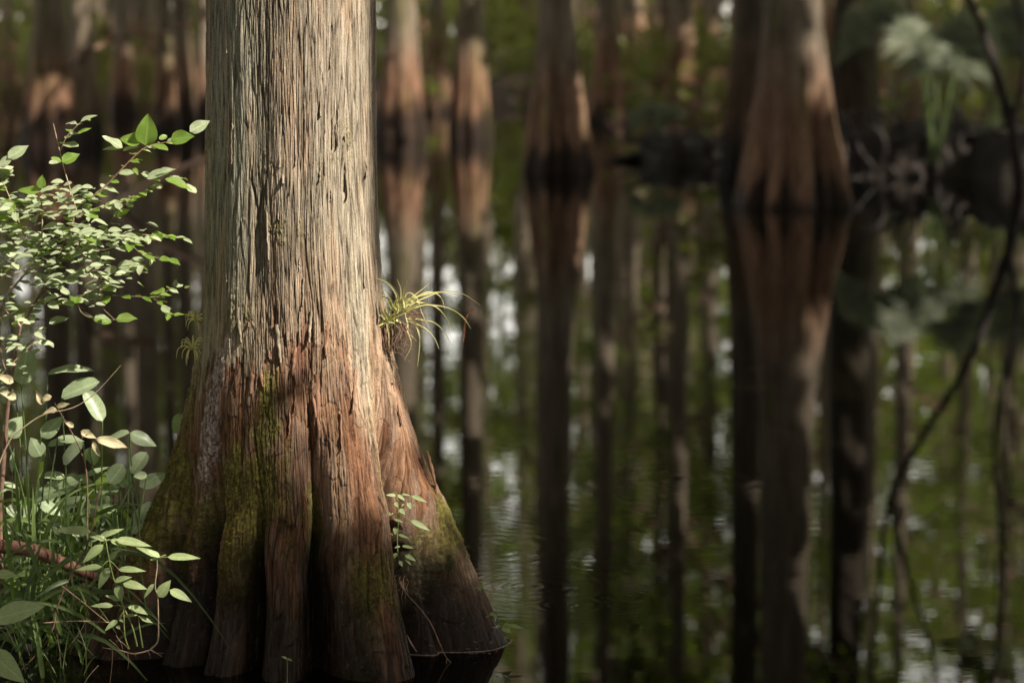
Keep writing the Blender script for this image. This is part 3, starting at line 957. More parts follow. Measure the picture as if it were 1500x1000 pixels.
def stem(name, parent, pts, radii, mat, n=14, sides=6, wob=0.0):
    b = Buf()
    path = catmull(pts, n)
    b.add(*tube_np(path, radii, sides, wob, len(pts)))
    return b.build(name, mat, parent, origin=parent.location if parent else None), path


R_ = random.Random(21)
SH = [leaf_mesh('leaf', M_SHRUB, w, s, c, f, wv) for w, s, c, f, wv in ((0.52, 'ovate', 0.10, 0.14, 0.0), (0.62, 'round', 0.06, 0.10, 0.02), (0.48, 'ovate', 0.22, 0.2, 0.03), (0.58, 'round', 0.15, -0.08, 0.02), (0.66, 'ovate', 0.05, 0.08, 0.03))]
SHY = [leaf_mesh('leaf', M_SHRUBY, w, s, c, f, wv) for w, s, c, f, wv in ((0.55, 'ovate', 0.10, 0.14, 0.02), (0.62, 'round', 0.12, 0.10, 0.02), (0.75, 'ovate', 0.05, 0.15, 0.03))]

# ---------- leafy shrub on the bank
SY = 6.05
shrub = empty('leafy_shrub', at(2, 870, SY), 'sunlit shrub with grey-green oval leaves on pale twigs arching over the water plants', 'shrub')
PX = lambda l, Y=SY, dy=0.0: [at(x, y, Y + dy * i) for i, (x, y) in enumerate(l)]
twigs = [
    ([(2, 870), (0, 760), (5, 680), (10, 610), (18, 545), (30, 478)], [0.0075, 0.006, 0.0035], M_TWIGD, 0.0, 0.0),
    ([(30, 478), (62, 425), (84, 380), (106, 328), (112, 308), (155, 272), (186, 240), (215, 215), (250, 207), (264, 198)], [0.0035, 0.0022, 0.0009], M_TWIGD, 0.02, 1.0),
    ([(30, 478), (5, 443), (40, 396), (60, 352), (61, 300), (60, 286)], [0.0034, 0.0026, 0.0012], M_TWIG, -0.015, 1.0),
    ([(112, 308), (103, 278), (92, 240), (78, 181)], [0.002, 0.0016, 0.0012], M_TWIG, 0.0, 0.15),
    ([(88, 222), (98, 200), (110, 187), (126, 172)], [0.0012, 0.0007], M_TWIG, 0.0, 1.0),
    ([(60, 444), (90, 440), (115, 434), (140, 425), (165, 414)], [0.0018, 0.0008], M_TWIGD, -0.01, 1.2),
    ([(115, 434), (150, 434), (190, 434), (226, 438), (243, 458), (262, 464)], [0.0016, 0.0007], M_TWIGD, 0.01, 0.9),
    ([(228, 436), (246, 425), (258, 420)], [0.0008, 0.0005], M_TWIGD, 0.0, 1.2),
    ([(84, 380), (110, 366), (145, 345), (180, 303), (210, 278)], [0.0022, 0.0008], M_TWIGD, -0.02, 0.7),
    ([(118, 340), (145, 345), (194, 344), (228, 345), (270, 350)], [0.0014, 0.0006], M_TWIG, 0.01, 1.3),
    ([(178, 346), (196, 362), (213, 375), (252, 380)], [0.0009, 0.0005], M_TWIG, 0.01, 1.0),
    ([(112, 318), (140, 305), (160, 300), (200, 285), (232, 266)], [0.0013, 0.0006], M_TWIG, -0.01, 1.3),
    ([(186, 240), (215, 256), (255, 258), (278, 272)], [0.0010, 0.0005], M_TWIGD, 0.01, 0.9),
    ([(60, 352), (25, 362), (0, 366), (-30, 370)], [0.0014, 0.0007], M_TWIG, 0.0, 1.5),
    ([(50, 376), (30, 330), (8, 275), (-10, 240)], [0.0016, 0.0008], M_TWIG, 0.02, 1.3),
    ([(-20, 290), (2, 240), (22, 222), (38, 214)], [0.0014, 0.0006], M_STEMG, 0.0, 1.8),
    ([(60, 352), (82, 350), (110, 344), (135, 330)], [0.0013, 0.0006], M_TWIG, -0.02, 1.5),
    ([(84, 380), (112, 385), (140, 392), (172, 390), (205, 388)], [0.0014, 0.0006], M_TWIGD, -0.015, 1.5),
    ([(62, 425), (80, 410), (112, 400), (140, 408)], [0.0014, 0.0006], M_TWIGD, -0.03, 1.6),
    ([(112, 400), (145, 398), (147, 430), (150, 450), (168, 468)], [0.0009, 0.0005], M_TWIG, 0.0, 1.0),
    ([(30, 478), (50, 470), (75, 466), (98, 460)], [0.0015, 0.0006], M_TWIGD, -0.01, 1.0),
    ([(112, 440), (122, 460), (150, 468), (200, 466)], [0.0008, 0.0005], M_TWIG, 0.0, 1.0),
    ([(18, 545), (30, 520), (45, 500), (60, 492)], [0.0014, 0.0006], M_TWIGD, -0.03, 1.2),
    ([(40, 396), (20, 400), (-20, 420)], [0.0014, 0.0007], M_TWIG, -0.02, 1.5),
    ([(95, 356), (120, 360), (150, 366), (172, 360)], [0.0012, 0.0006], M_TWIG, -0.03, 1.7),
    ([(5, 443), (0, 470), (2, 520), (15, 560)], [0.0020, 0.0012], M_TWIGD, -0.03, 0.5),
]
nleaf = 0
for k, (pl, rad, mt, dy, dens) in enumerate(twigs):
    sh = R_.uniform(-0.05, 0.05) if k > 4 else 0
    pts = [at(x, y, SY + dy * i + sh * min(1, i)) for i, (x, y) in enumerate(pl)]
    o, path = stem('stem' if k < 5 else 'twig', shrub, pts, rad, mt, 6 + 4 * len(pl), 6)
    if dens <= 0: continue
    seg = np.linalg.norm(np.diff(path, axis=0), axis=1); cum = np.concatenate([[0], np.cumsum(seg)])
    s_ = 0.02; side = 1
    while s_ < cum[-1] + 0.004 and nleaf < 258:
        i = min(len(path) - 2, int(np.searchsorted(cum, s_)) - 1 if s_ > 0 else 0); i = max(0, i)
        base = Vector(path[i] + (path[i + 1] - path[i]) * min(1, (s_ - cum[i]) / (seg[i] + 1e-9)))
        tan = Vector(path[i + 1] - path[i]).normalized()
        for sd2 in ((1, -1) if R_.random() < 0.45 else (side,)):
            latv = tan.cross(Vector((0, -0.55, 0.85))).normalized() * sd2
            dr = tan * R_.uniform(0.2, 0.9) + latv * R_.uniform(0.5, 1.0) + Vector((R_.uniform(-.3, .6), R_.uniform(-.3, .3), 0)); dr.z = dr.z * 0.3 - R_.uniform(-.05, .2); dr.normalize()
            L = R_.choice((R_.uniform(0.020, 0.032), R_.uniform(0.030, 0.050)))
            nr = Vector((R_.uniform(-.45, .45), R_.uniform(-0.75, -0.1), 1))
            young = R_.random() < (0.5 if pl[-1][0] > 150 else 0.22)
            place(R_.choice(SHY if young else SH), shrub, base, base + dr * L, nr)
            nleaf += 1
        side = -side
        s_ += R_.uniform(0.014, 0.026) / dens
# the hundreds of smaller leaves deeper in the shrub, past what can be picked out one by one
sb = Buf()
cl = [(70, 350), (95, 335), (120, 350), (140, 340), (60, 380), (90, 400), (120, 400), (110, 370), (150, 385), (40, 350), (20, 330), (30, 370), (60, 410), (85, 425), (120, 320), (150, 410), (110, 300), (75, 310), (10, 300), (130, 440), (160, 350), (40, 300), (10, 390), (90, 280), (130, 285), (0, 440), (40, 450), (190, 395), (190, 340), (20, 500), (50, 490), (10, 540)]
tl_ = np.linspace(0, 1, 6)
for k in range(520):
    c = cl[R_.randrange(len(cl))] if k > 60 else cl[R_.randrange(12)]
    A = at(c[0] + R_.gauss(0, 13), c[1] + R_.gauss(0, 9), SY + R_.uniform(-.16, .22))
    an = R_.uniform(0, 6.28); L = R_.uniform(.018, .042)
    x = Vector((math.cos(an), math.sin(an) * .7, R_.uniform(-.35, .15))).normalized()
    z = Vector((R_.uniform(-.4, .4), R_.uniform(-.75, -.05), 1)); z = (z - x * z.dot(x)).normalized(); y = z.cross(x)
    wd = L * R_.uniform(.42, .66)
    V = []
    for q in tl_:
        w_ = wd / 2 * (math.sin(math.pi * q ** .8) ** .7 if 0 < q < 1 else 0.03)
        p = A + x * L * q - z * L * .12 * q * q
        V += [p - y * w_ + z * w_ * .25, p, p + y * w_ + z * w_ * .25]
    sb.add(np.array([tuple(v) for v in V]), grid_faces(6, 3), np.stack([np.repeat(tl_, 3), np.tile([-1, 0, 1], 6), np.zeros(18)], -1))
o = sb.build('foliage', M_SHRUB, shrub, uv=True, origin=shrub.location); o['kind'] = 'stuff'
# single leaves one can pick out (base, tip, kind, facing)
for (bx, by, tx, ty, me, nr) in (
        (213, 213, 217, 166, SHY[2], (0.2, -1, 0.2)), (209, 208, 175, 202, SHY[2], (0, -0.8, 0.6)), (180, 217, 150, 198, SH[4], (0.2, -0.5, 1)), (178, 218, 149, 217, SH[0], (0, -0.5, 1)),
        (180, 221, 203, 213, SH[0], (0, -0.4, 1)), (233, 204, 245, 198, SHY[1], (0, -1, .5)), (250, 205, 285, 199, SHY[2], (0, -0.8, .5)), (278, 193, 308, 176, SH[4], (0.1, -0.9, .6)),
        (226, 257, 256, 243, SH[2], (-0.2, -0.7, 1)), (242, 262, 283, 276, SHY[0], (0, -0.5, 1)), (215, 262, 254, 246, SH[0], (0, -0.7, 1)),
        (118, 178, 142, 167, SH[0], (0, -0.5, 1)), (112, 182, 95, 178, SH[2], (0, -0.5, 1)), (114, 196, 134, 186, SHY[0], (0, -.5, 1)), (91, 238, 117, 225, SHY[2], (0, -0.9, 0.6)), (90, 236, 75, 230, SHY[1], (0, -.6, 1)),
        (60, 276, 62, 256, SHY[2], (0.1, -1, 0.3)), (57, 282, 25, 276, SHY[0], (0, -0.7, 0.8)), (60, 282, 84, 270, SH[2], (0, -.6, 1)), (60, 300, 78, 296, SH[1], (0, -.6, 1)),
        (57, 298, 46, 288, SH[4], (0, -.8, .8)), (20, 310, 5, 290, SHY[2], (0, -1, .4)), (18, 318, -8, 316, SHY[1], (0, -.8, .6)),
        (172, 393, 151, 400, SH[1], (0, -1, .7)), (172, 391, 193, 384, SH[1], (0, -.9, .7)), (178, 392, 213, 388, SH[4], (0, -.9, .7)), (172, 395, 192, 400, SH[3], (0, -.9, .8)),
        (95, 402, 70, 415, SH[1], (0, -.9, .9)), (92, 410, 116, 411, SH[1], (0, -.8, .9)), (90, 403, 62, 406, SH[3], (0, -.7, .9)), (132, 400, 106, 402, SH[4], (0, -.8, .9)),
        (256, 420, 258, 409, SH[4], (0, -1, .3)), (270, 421, 278, 419, SHY[0], (0, -1, .3)), (72, 474, 101, 462, SH[2], (0.1, -0.8, 0.7)), (135, 466, 164, 470, SHY[1], (0, -.8, .8)), (170, 468, 202, 466, SHY[2], (0, -.6, .9)),
        (0, 245, 20, 225, SH[4], (0, -.8, .8)), (12, 232, 42, 212, SH[4], (0, -.9, .7))):
    place(me, shrub, at(bx, by, SY - 0.03), at(tx, ty, SY - 0.03 + R_.uniform(-.01, .02)), nr)

# ---------- water plants with lance leaves on upright stalks
PK = [leaf_mesh('leaf', M_PICK, w, s, c, f, 0.012, 11, 5) for w, s, c, f in ((0.42, 'spat', 0.10, 0.22), (0.34, 'spat', 0.26, 0.16), (0.46, 'ovate', 0.20, -0.12), (0.22, 'lance', 0.3, 0.2), (0.36, 'ovate', 0.35, 0.3), (0.40, 'spat', -0.2, 0.35))]
PKY = [leaf_mesh('leaf', M_SHRUBY, w, s_, c, f, 0.012, 11, 5) for w, s_, c, f in ((0.38, 'spat', 0.15, 0.2), (0.26, 'lance', 0.3, 0.2), (0.42, 'ovate', 0.2, 0.25))]
PKD = [leaf_mesh('leaf', M_DRY, 0.5, 'ovate', 0.3, 0.3, 0.06), leaf_mesh('leaf', M_DRY, 0.35, 'lance', 0.3, 0.25, 0.05)]
plants = [
    ('water plant with one tall upright leaf lit through from behind, at the picture edge', 30, 880, [((31, 563), (39, 512), 0.62, 0, (0.1, -1, .1)), ((24, 590), (-6, 566), .5, 1, (0, -1, .6)), ((60, 668), (44, 640), .8, 2, (0, -1, .4)), ((10, 640), (30, 610), .7, 2, (.2, -1, .5))]),
    ('water plant whose topmost leaf points level to the right over dark water', 66, 870, [((70, 548), (134, 529), 0.3, 1, (-0.2, -0.35, 1)), ((60, 640), (90, 608), .5, 2, (.1, -1, .7)), ((95, 700), (62, 690), .4, 1, (0, -.7, 1))]),
    ('water plant with a broad pale leaf spread above a hanging one', 98, 880, [((90, 582), (143, 556), 0.4, 0, (-0.1, -0.75, 0.8)), ((85, 640), (122, 640), .35, 2, (0, -.5, 1)), ((70, 652), (106, 640), .3, 1, (0, -.7, .8))]),
    ('water plant with a single drooping spoon leaf beside the bare twig tip', 146, 880, [((150, 617), (126, 570), 0.42, 0, (0.5, -0.9, 0.4)), ((122, 648), (86, 676), .4, 1, (0, -.8, .7)), ((132, 655), (138, 684), .7, 2, (0, -1, .3))]),
    ('water plant with a folded leaf bending right over the gap before the trunk', 182, 880, [((190, 634), (147, 641), 0.25, 1, (0, -.6, 1)), ((190, 634), (230, 650), 0.4, 2, (0.2, -0.9, 0.6)), ((160, 708), (180, 680), 1.2, 0, (0, -1, .3))]),
    ('water plant with small round leaves tucked against the mossy trunk foot', 205, 900, [((193, 693), (214, 661), 0.55, 0, (-0.2, -1, 0.4)), ((204, 712), (247, 686), 0.4, 2, (0, -.8, .8)), ((190, 712), (172, 690), .6, 2, (0, -1, .5)), ((214, 700), (196, 690), .6, 1, (0, -.8, .8))]),
    ('water plant with a yellow-green leaf standing at the trunk edge', 196, 930, [((192, 782), (222, 732), 0.4, 1, (-0.3, -1, 0.2)), ((150, 770), (134, 740), .5, 2, (0, -1, .5)), ((170, 745), (140, 752), .4, 0, (0, -.7, .8))]),
    ('water plant with a long bent grey leaf near the fallen branch', 52, 900, [((116, 706), (44, 724), 0.35, 1, (0, -.8, .7)), ((74, 775), (135, 776), .25, 3, (0, -.6, 1)), ((40, 760), (10, 742), .5, 0, (0, -.8, .7)), ((60, 735), (92, 752), .4, 2, (0, -.8, .8))]),
    ('water plant showing one leaf peeking out behind the trunk flank', 262, 760, [((262, 636), (262, 606), 0.6, 0, (0.4, -1, 0.2))]),
]
for k, (lab, bx, by, lv) in enumerate(plants):
    Y0 = 6.15 if k < 8 else 6.75
    base = at(bx, by, Y0)
    t = empty('water_plant', base, lab, 'plant', 'lance-leaved water plants')
    for (a, b, w, mi, nr) in lv:
        A = at(*a, Y0 + R_.uniform(-.08, .05)); B = at(*b, A.y + R_.uniform(-.02, .03))
        lf_ = place(PK[mi], t, A, B, nr)
        sc_ = w / (0.42, 0.34, 0.46, 0.22)[mi]
        lf_.scale.y *= min(1.9, max(1.0, sc_) * 1.25)
        g = base + Vector((R_.uniform(-.03, .03), R_.uniform(-.05, .05), 0)); g.z = base.z
        stem('stalk', t, [g, g.lerp(A, 0.5) + Vector((R_.uniform(-.02, .02), 0, 0.03)), A], [0.0028, 0.0017], M_STALK, 8, 6)
    for q in range(10 if k < 8 else 0):     # lower leaves crowding the clump
        a = (bx + R_.uniform(-45, 45), R_.uniform(690, 850)); an = R_.uniform(0, 6.28); ln = R_.uniform(30, 62)
        b = (a[0] + math.cos(an) * ln, a[1] - abs(math.sin(an)) * ln * .8 + 6)
        if a[0] > 205 or b[0] > 225: continue
        Yb = R_.uniform(6.15, 6.5)
        A = at(*a, Yb); place(PK[R_.choice((1, 2, 3, 3, 4, 5))] if R_.random() < .6 else R_.choice(PKY), t, A, at(*b, Yb + R_.uniform(-.03, .03)), (R_.uniform(-.4, .4), R_.uniform(-1, -.3), .7))
        g = at(a[0] + R_.uniform(-8, 8), 900, Yb); stem('stalk', t, [g, A], [0.0018, 0.0013], M_STALK, 4, 5)

# withered leaf cluster caught on the plants
t = empty('withered_plant', at(125, 700, 6.0), 'withered cream leaves on a thin dead stalk between green water plants', 'plant')
stem('stalk', t, [at(125, 900, 6.0), at(128, 720, 6.0), at(118, 660, 6.0), at(80, 590, 6.0)], [0.0022, 0.0012], M_TWIGD, 14)
for a, b, m_ in (((140, 643), (185, 651), 1), ((132, 630), (118, 640), 0), ((118, 632), (140, 640), 0), ((136, 646), (145, 668), 1), ((64, 592), (52, 574), 0), ((84, 600), (62, 604), 0), ((84, 596), (100, 590), 0), ((108, 625), (94, 616), 0), ((76, 580), (56, 588), 0), ((20, 560), (-6, 548), 0), ((24, 584), (0, 572), 0)):
    place(PKD[m_], t, at(*a, 5.98), at(*b, 5.97), (R_.uniform(-.4, .4), -1, .6))

# ---------- grass: wide blades as parts, thin ones as one mass
def blade(buf, base, d, L, w, droop, n=9):
    d = Vector(d).normalized(); P = []
    for i in range(n):
        q = i / (n - 1)
        P.append(Vector(base) + d * L * q + Vector((d.x * 0.3, d.y * 0.3, -1)) * droop * q * q * L)
    P = np.array([tuple(p) for p in P])
    T = np.gradient(P, axis=0); T /= np.linalg.norm(T, axis=1)[:, None]
    sv = np.cross(T, np.array([R_.uniform(-.5, .5), -1.0, 0.25])); sv /= np.linalg.norm(sv, axis=1)[:, None]
    nn = np.cross(sv, T)
    ww = (w * np.minimum(1, 0.5 + np.linspace(0, 1, n) * 2) * (1 - np.linspace(0, 1, n) ** 2.2) + 0.0003)[:, None]
    V = np.stack([P - sv * ww / 2 + nn * ww * 0.12, P, P + sv * ww / 2 + nn * ww * 0.12], 1).reshape(-1, 3)
    U = np.stack([np.repeat(np.linspace(0, 1, n), 3), np.tile([-1, 0, 1], n), np.zeros(n * 3)], -1)
    buf.add(V, grid_faces(n, 3), U)


gb = Buf()
for i in range(110):
    bx = R_.uniform(-70, 165); Y = R_.uniform(5.9, 6.55)
    p = at(bx, 900, Y); p.z = R_.uniform(-0.02, 0.06)
    L = R_.uniform(0.14, 0.42) * (1.0 if bx < 110 else 0.7)
    blade(gb, p, (R_.uniform(-.5, .5), R_.uniform(-.4, .4), 1), L, R_.uniform(0.002, 0.005), R_.uniform(0.05, 0.6))
o = gb.build('swamp_grass', M_GRASS, uv=True)
tag(o, 'tangle of thin green grass filling the bank beneath the water plants', 'grass', kind='stuff')
mb = Buf()
for i in range(260):      # medium blades, bent over one another
    Y = R_.uniform(5.95, 6.5)
    p = at(R_.uniform(-60, 175), R_.uniform(760, 960), Y)
    blade(mb, p, (R_.uniform(-.9, .9), R_.uniform(-.5, .3), R_.uniform(.5, 1)), R_.uniform(.12, .34), R_.uniform(.006, .015), R_.uniform(.3, 1.3), 9)
o = mb.build('sedge', M_GRASS, uv=True)
tag(o, 'bent strappy sedge leaves crossing one another in the dark below the fallen branch', 'sedge', kind='stuff')
wg = empty('broad_grass', at(70, 960, 5.95), 'clump of broad green grass blades arching beside the fallen branch', 'grass')
for (a, b, w, dr) in (((80, 892), (77, 784), .011, 0), ((106, 810), (93, 736), .011, .05), ((20, 880), (0, 700), .008, .1), ((60, 850), (20, 740), .008, .3), ((40, 930), (64, 760), .009, .2),
                      ((30, 900), (75, 745), .007, .1), ((120, 800), (180, 760), .006, .2), ((140, 830), (210, 745), .005, .3), ((100, 850), (60, 880), .008, .5), ((15, 920), (56, 918), .009, .7),
                      ((0, 900), (50, 930), .009, .6), ((60, 960), (40, 860), .010, .1), ((90, 930), (70, 870), .009, .2), ((70, 780), (110, 700), .006, .2), ((110, 780), (124, 700), .006, .1),
                      ((50, 820), (48, 700), .007, .1), ((30, 780), (20, 660), .006, .1), ((44, 780), (36, 640), .005, .1), ((130, 790), (112, 712), .008, .3), ((150, 800), (196, 700), .004, .1),
                      ((64, 1000), (50, 900), .009, .1), ((40, 1010), (24, 930), .008, .1), ((90, 800), (62, 740), .008, .3), ((10, 820), (34, 720), .006, .1)):
    bf = Buf()
    A = at(*a, 5.95 + R_.uniform(-.08, .1)); B = at(*b, A.y + R_.uniform(-.05, .05))
    d = B - A; L = d.length
    d2 = (d + Vector((0, 0, dr * L))).normalized()
    blade(bf, A, d2, L, w * 1.6, dr, 12)
    bf.build('blade', M_GRASS, wg, uv=True, origin=wg.location)

# near leaves reaching in at the lower left corner
t = empty('broadleaf_weed', at(-20, 960, 5.5), 'large soft green leaves poking in at the bottom left corner of the photo', 'weed')
stem('stalk', t, [at(-20, 1060, 5.5), at(-12, 960, 5.5), at(-12, 905, 5.5)], [0.004, 0.003], M_STEMG, 8)
lm = leaf_mesh('leaf', M_SEED, 0.38, 'lance', 0.05, 0.12, 0.005); lm2 = leaf_mesh('leaf', M_SEED, 0.55, 'ovate', 0.1, 0.1, 0.01)
place(lm, t, at(-14, 908, 5.5), at(63, 886, 5.45), (0.2, -0.8, 0.7)); place(lm2, t, at(-14, 955, 5.5), at(34, 998, 5.45), (0, -0.9, 0.4)); place(lm2, t, at(-5, 840, 5.7), at(25, 842, 5.7), (0, -.9, .6))

# ---------- fallen branch, dead twigs and hanging roots at the left
t = empty('fallen_branch', at(50, 808, 6.0), 'rotting red-brown branch lying across the grass at the left edge', 'branch')
stem('bough', t, [at(-60, 788, 6.02), at(0, 799, 6.0), at(54, 808, 6.0), at(104, 830, 6.05), at(150, 850, 6.2)], [0.019, 0.017, 0.013], M_BRANCH, 26, 12, 0.10)
dt = [
    ('long bare twig curving up from the left edge to a pale tip over the water', 'bare_twig', [(-10, 700), (13, 647), (32, 628), (64, 607), (107, 597), (140, 575), (177, 535)], [.0022, .0016, .0009], M_TWIG, 5.95),
    ('straight bare twig rising to the right among the lowest shrub leaves', 'bare_twig', [(-12, 562), (20, 530), (67, 484)], [.0020, .0010], M_TWIG, 5.98),
    ('dark dead stem leaning from the weeds down past the fallen branch', 'dead_twig', [(147, 711), (134, 775), (125, 806), (115, 822), (94, 863), (82, 895), (79, 916), (64, 946), (32, 980)], [.0025, .0020, .0012], M_TWIGD, 5.93),
    ('thin dead stem slanting down right to meet the level twig', 'dead_twig', [(83, 852), (119, 880), (158, 912)], [.0016, .0014], M_TWIGD, 5.90),
    ('reddish level twig in the dark under the fallen branch', 'bare_twig', [(62, 912), (110, 909), (160, 911)], [.0012, .0011], M_ROOT, 5.88),
    ('hanging root sweeping down left below the branch end', 'hanging_root', [(136, 833), (137, 858), (126, 899), (119, 922), (85, 967)], [.0014, .0012, .0008], M_TWIGD, 5.95),
    ('short root hanging straight down beneath the branch', 'hanging_root', [(105, 832), (107, 855), (108, 882)], [.0012, .0008], M_TWIGD, 5.95),
    ('crooked root hanging left of the sweeping one', 'hanging_root', [(121, 838), (120, 860), (108, 885), (96, 908)], [.0011, .0008], M_TWIGD, 5.97),
    ('thin root dropping from the level twig', 'hanging_root', [(81, 912), (84, 934), (88, 957)], [.0012, .0010], M_TWIGD, 5.9),
    ('pale root hanging from the seedling ledge into the dark', 'hanging_root', [(165, 952), (164, 972), (161, 1000)], [.0013, .0010], M_TWIGD, 5.80),
    ('fine twig slanting at the lowest edge of the dark bank', 'bare_twig', [(144, 974), (130, 990), (118, 1010)], [.0012, .0008], M_TWIG, 5.85),
    ('stub of grey-brown stem slanting down from the left edge grass', 'dead_twig', [(5, 757), (20, 778), (30, 800)], [.0014, .0012], M_TWIGD, 5.9),
]
for lab, nm, pl, rad, mt, Y in dt:
    pts = [at(x, y, Y) for x, y in pl]
    t = empty(nm, pts[0], lab, 'twig' if 'root' not in nm else 'root')
    stem('stem', t, pts, rad, mt, 22, 6, 0.12)

# ---------- seedlings on the root ledge
LY = 5.80
ledge = empty('root_ledge', at(200, 956, LY), 'thin reddish root mat on the dark trunk foot, holding the seedlings', 'root')
stem('root', ledge, [at(176, 952, LY), at(196, 957, LY - .01), at(215, 953, LY), at(222, 952, LY), at(237, 961, LY)], [.0018, .0022, .0010], M_ROOT, 18, 6, .2)
for (a, b) in (((182, 955), (180, 966)), ((187, 956), (187, 980)), ((196, 957), (199, 962)), ((216, 953), (220, 964)), ((150, 948), (178, 953)), ((160, 936), (176, 952)), ((224, 955), (240, 957)), ((170, 930), (180, 950)), ((176, 938), (188, 951))):
    stem('root', ledge, [at(*a, LY), at((a[0] + b[0]) / 2 + 1.5, (a[1] + b[1]) / 2, LY - .005), at(*b, LY)], [.0009, .0005], M_ROOT, 7, 5, .2)
SL = [leaf_mesh('leaf', M_SEED, w, 'ovate', c, f, .006) for w, c, f in ((.30, .12, .10), (.42, .14, .10), (.62, .10, .08))]
cs = lambda x, y: (x / 3.333, 700 + y / 3.333)
seeds = [
    ('tallest leafy seedling left of the trunk, long narrow leaves in tiers', [(201, 946), (194, 918), (181, 888), (168, 852), (160, 820), (155, 792)],
     [((445, 262), (250, 243), 0), ((565, 300), (737, 322), 0), ((505, 325), (398, 407), 1), ((500, 285), (602, 240), 0), ((535, 395), (578, 350), 2), ((497, 433), (362, 440), 0), ((535, 435), (472, 542), 1),
      ((578, 445), (710, 445), 0), ((560, 503), (638, 477), 1), ((600, 512), (717, 533), 1), ((575, 520), (592, 606), 2), ((590, 595), (515, 568), 1), ((555, 622), (440, 618), 0), ((520, 300), (440, 280), 1), ((540, 300), (615, 330), 1)]),
    ('short seedling in the middle of the root ledge with a reddish stalk', [(189, 950), (183, 931), (181, 895), (180, 888)], [((600, 675), (672, 664), 0), ((575, 692), (508, 741), 1), ((585, 690), (600, 700), 1), ((570, 720), (585, 735), 2)]),
    ('short seedling with paired leaves right of the ledge centre', [(209, 948), (204, 916), (203, 903)], [((640, 625), (720, 660), 1), ((625, 628), (700, 650), 1), ((685, 677), (735, 690), 0), ((690, 688), (750, 704), 0)]),
    ('seedling arching against the dark trunk with insect-bitten leaves', [(221, 950), (231, 939), (232, 914), (231, 875), (227, 858), (230, 833), (230, 818)],
     [((775, 383), (664, 330), 0), ((765, 395), (735, 395), 1), ((818, 385), (977, 381), 0), ((752, 515), (697, 587), 0), ((775, 580), (830, 497), 2), ((828, 545), (938, 598), 1), ((780, 385), (720, 345), 1), ((790, 380), (812, 372), 0)]),
]
for lab, pl, lv in seeds:
    pts = [at(x, y, LY - 0.004 * i) for i, (x, y) in enumerate(pl)]
    t = empty('seedling', pts[0], lab, 'seedling', 'seedlings on the root ledge')
    stem('stalk', t, pts, [.0020, .0016, .0011], M_STEMG if 'arch' not in lab else M_TWIG, 20, 6, .05)
    for (a, b, m_) in lv:
        A = at(*cs(*a), pts[-1].y + R_.uniform(-.01, .02)); B = at(*cs(*b), A.y - R_.uniform(0.0, .02))
        place(SL[m_], t, A, B, (R_.uniform(-.25, .25), -0.75, 0.8))
        # leaf stalk back to the nearest point of the stem
        k = min(pts[1:], key=lambda q: (q - A).length)
        if (k - A).length < 0.07:
            stem('leaf_stalk', t, [k, k.lerp(A, .5) + Vector((0, 0, .002)), A], [.0009, .0007], M_STEMG, 5, 5)

# ---------- seedling growing from the groove in the trunk, with its dangling root
c8 = lambda x, y: (470 + x / 3.125, 680 + y / 3.125)
gp = hero_pt(*c8(375, 470)); GY = gp.y - 0.02
t = empty('seedling', gp, 'small pale seedling sprouting from the groove of the right root ridges', 'seedling')
stem('stalk', t, [gp] + [at(*c8(x, y), GY) for x, y in ((355, 430), (350, 330), (356, 250), (350, 150), (346, 128))], [.0016, .0009], M_STEMG, 18)
stem('side_stalk', t, [at(*c8(335, 222), GY), at(*c8(370, 232), GY - .01), at(*c8(412, 256), GY - .02)], [.0009, .0007], M_STEMG, 8)
stem('side_stalk', t, [at(*c8(352, 160), GY), at(*c8(385, 190), GY - .01), at(*c8(420, 150), GY - .02)], [.0007, .0005], M_STEMG, 8)
for (a, b, m_) in (((343, 142), (299, 137), 1), ((352, 138), (386, 163), 1), ((370, 136), (408, 139), 0), ((414, 143), (486, 169), 0), ((400, 172), (412, 204), 2), ((424, 180), (428, 190), 1), ((340, 172), (352, 194), 2),
                   ((380, 180), (368, 192), 1), ((362, 202), (384, 228), 2), ((332, 224), (267, 230), 0), ((412, 256), (502, 299), 0), ((336, 250), (376, 262), 0), ((342, 284), (340, 322), 2), ((355, 320), (402, 335), 0), ((320, 316), (330, 322), 0),
                   ((362, 374), (338, 380), 1), ((372, 372), (424, 380), 0), ((350, 405), (316, 440), 1), ((384, 412), (434, 438), 1), ((360, 440), (374, 467), 2), ((382, 425), (414, 458), 0)):
    place(SL[m_], t, at(*c8(*a), GY - .012), at(*c8(*b), GY - .018 - R_.uniform(0, .01)), (R_.uniform(-.2, .2), -.85, .7))
rp = hero_pt(*c8(370, 560))
t = empty('hanging_root', rp, 'long pale root trailing down the trunk groove to the waterline', 'root')
stem('root', t, [at(*c8(x, y), rp.y - 0.03 - .012 * i) for i, (x, y) in enumerate(((360, 540), (400, 600), (455, 660), (505, 730), (545, 820), (580, 890), (633, 935)))], [.0012, .0016, .0011], M_ROOT, 24, 6)
stem('root', t, [at(*c8(x, y), rp.y - .10) for x, y in ((577, 885), (570, 950), (552, 1005))], [.0011, .0009], M_ROOT, 10, 6)
for k in range(14):
    x, y = R_.uniform(340, 395), R_.uniform(480, 600)
    p0 = at(*c8(x, y), rp.y - .015); p1 = at(*c8(x + R_.uniform(-25, 25), y + R_.uniform(20, 70)), rp.y - .02)
    stem('rootlet', t, [p0, p0.lerp(p1, .5) + Vector((R_.uniform(-.006, .006), 0, 0)), p1], [.0006, .0004], M_ROOT, 6, 5)
t = empty('bark_splinter', at(*c8(415, 820), 5.87), 'pale splinter of bark standing off the dark flute near the water', 'bark')
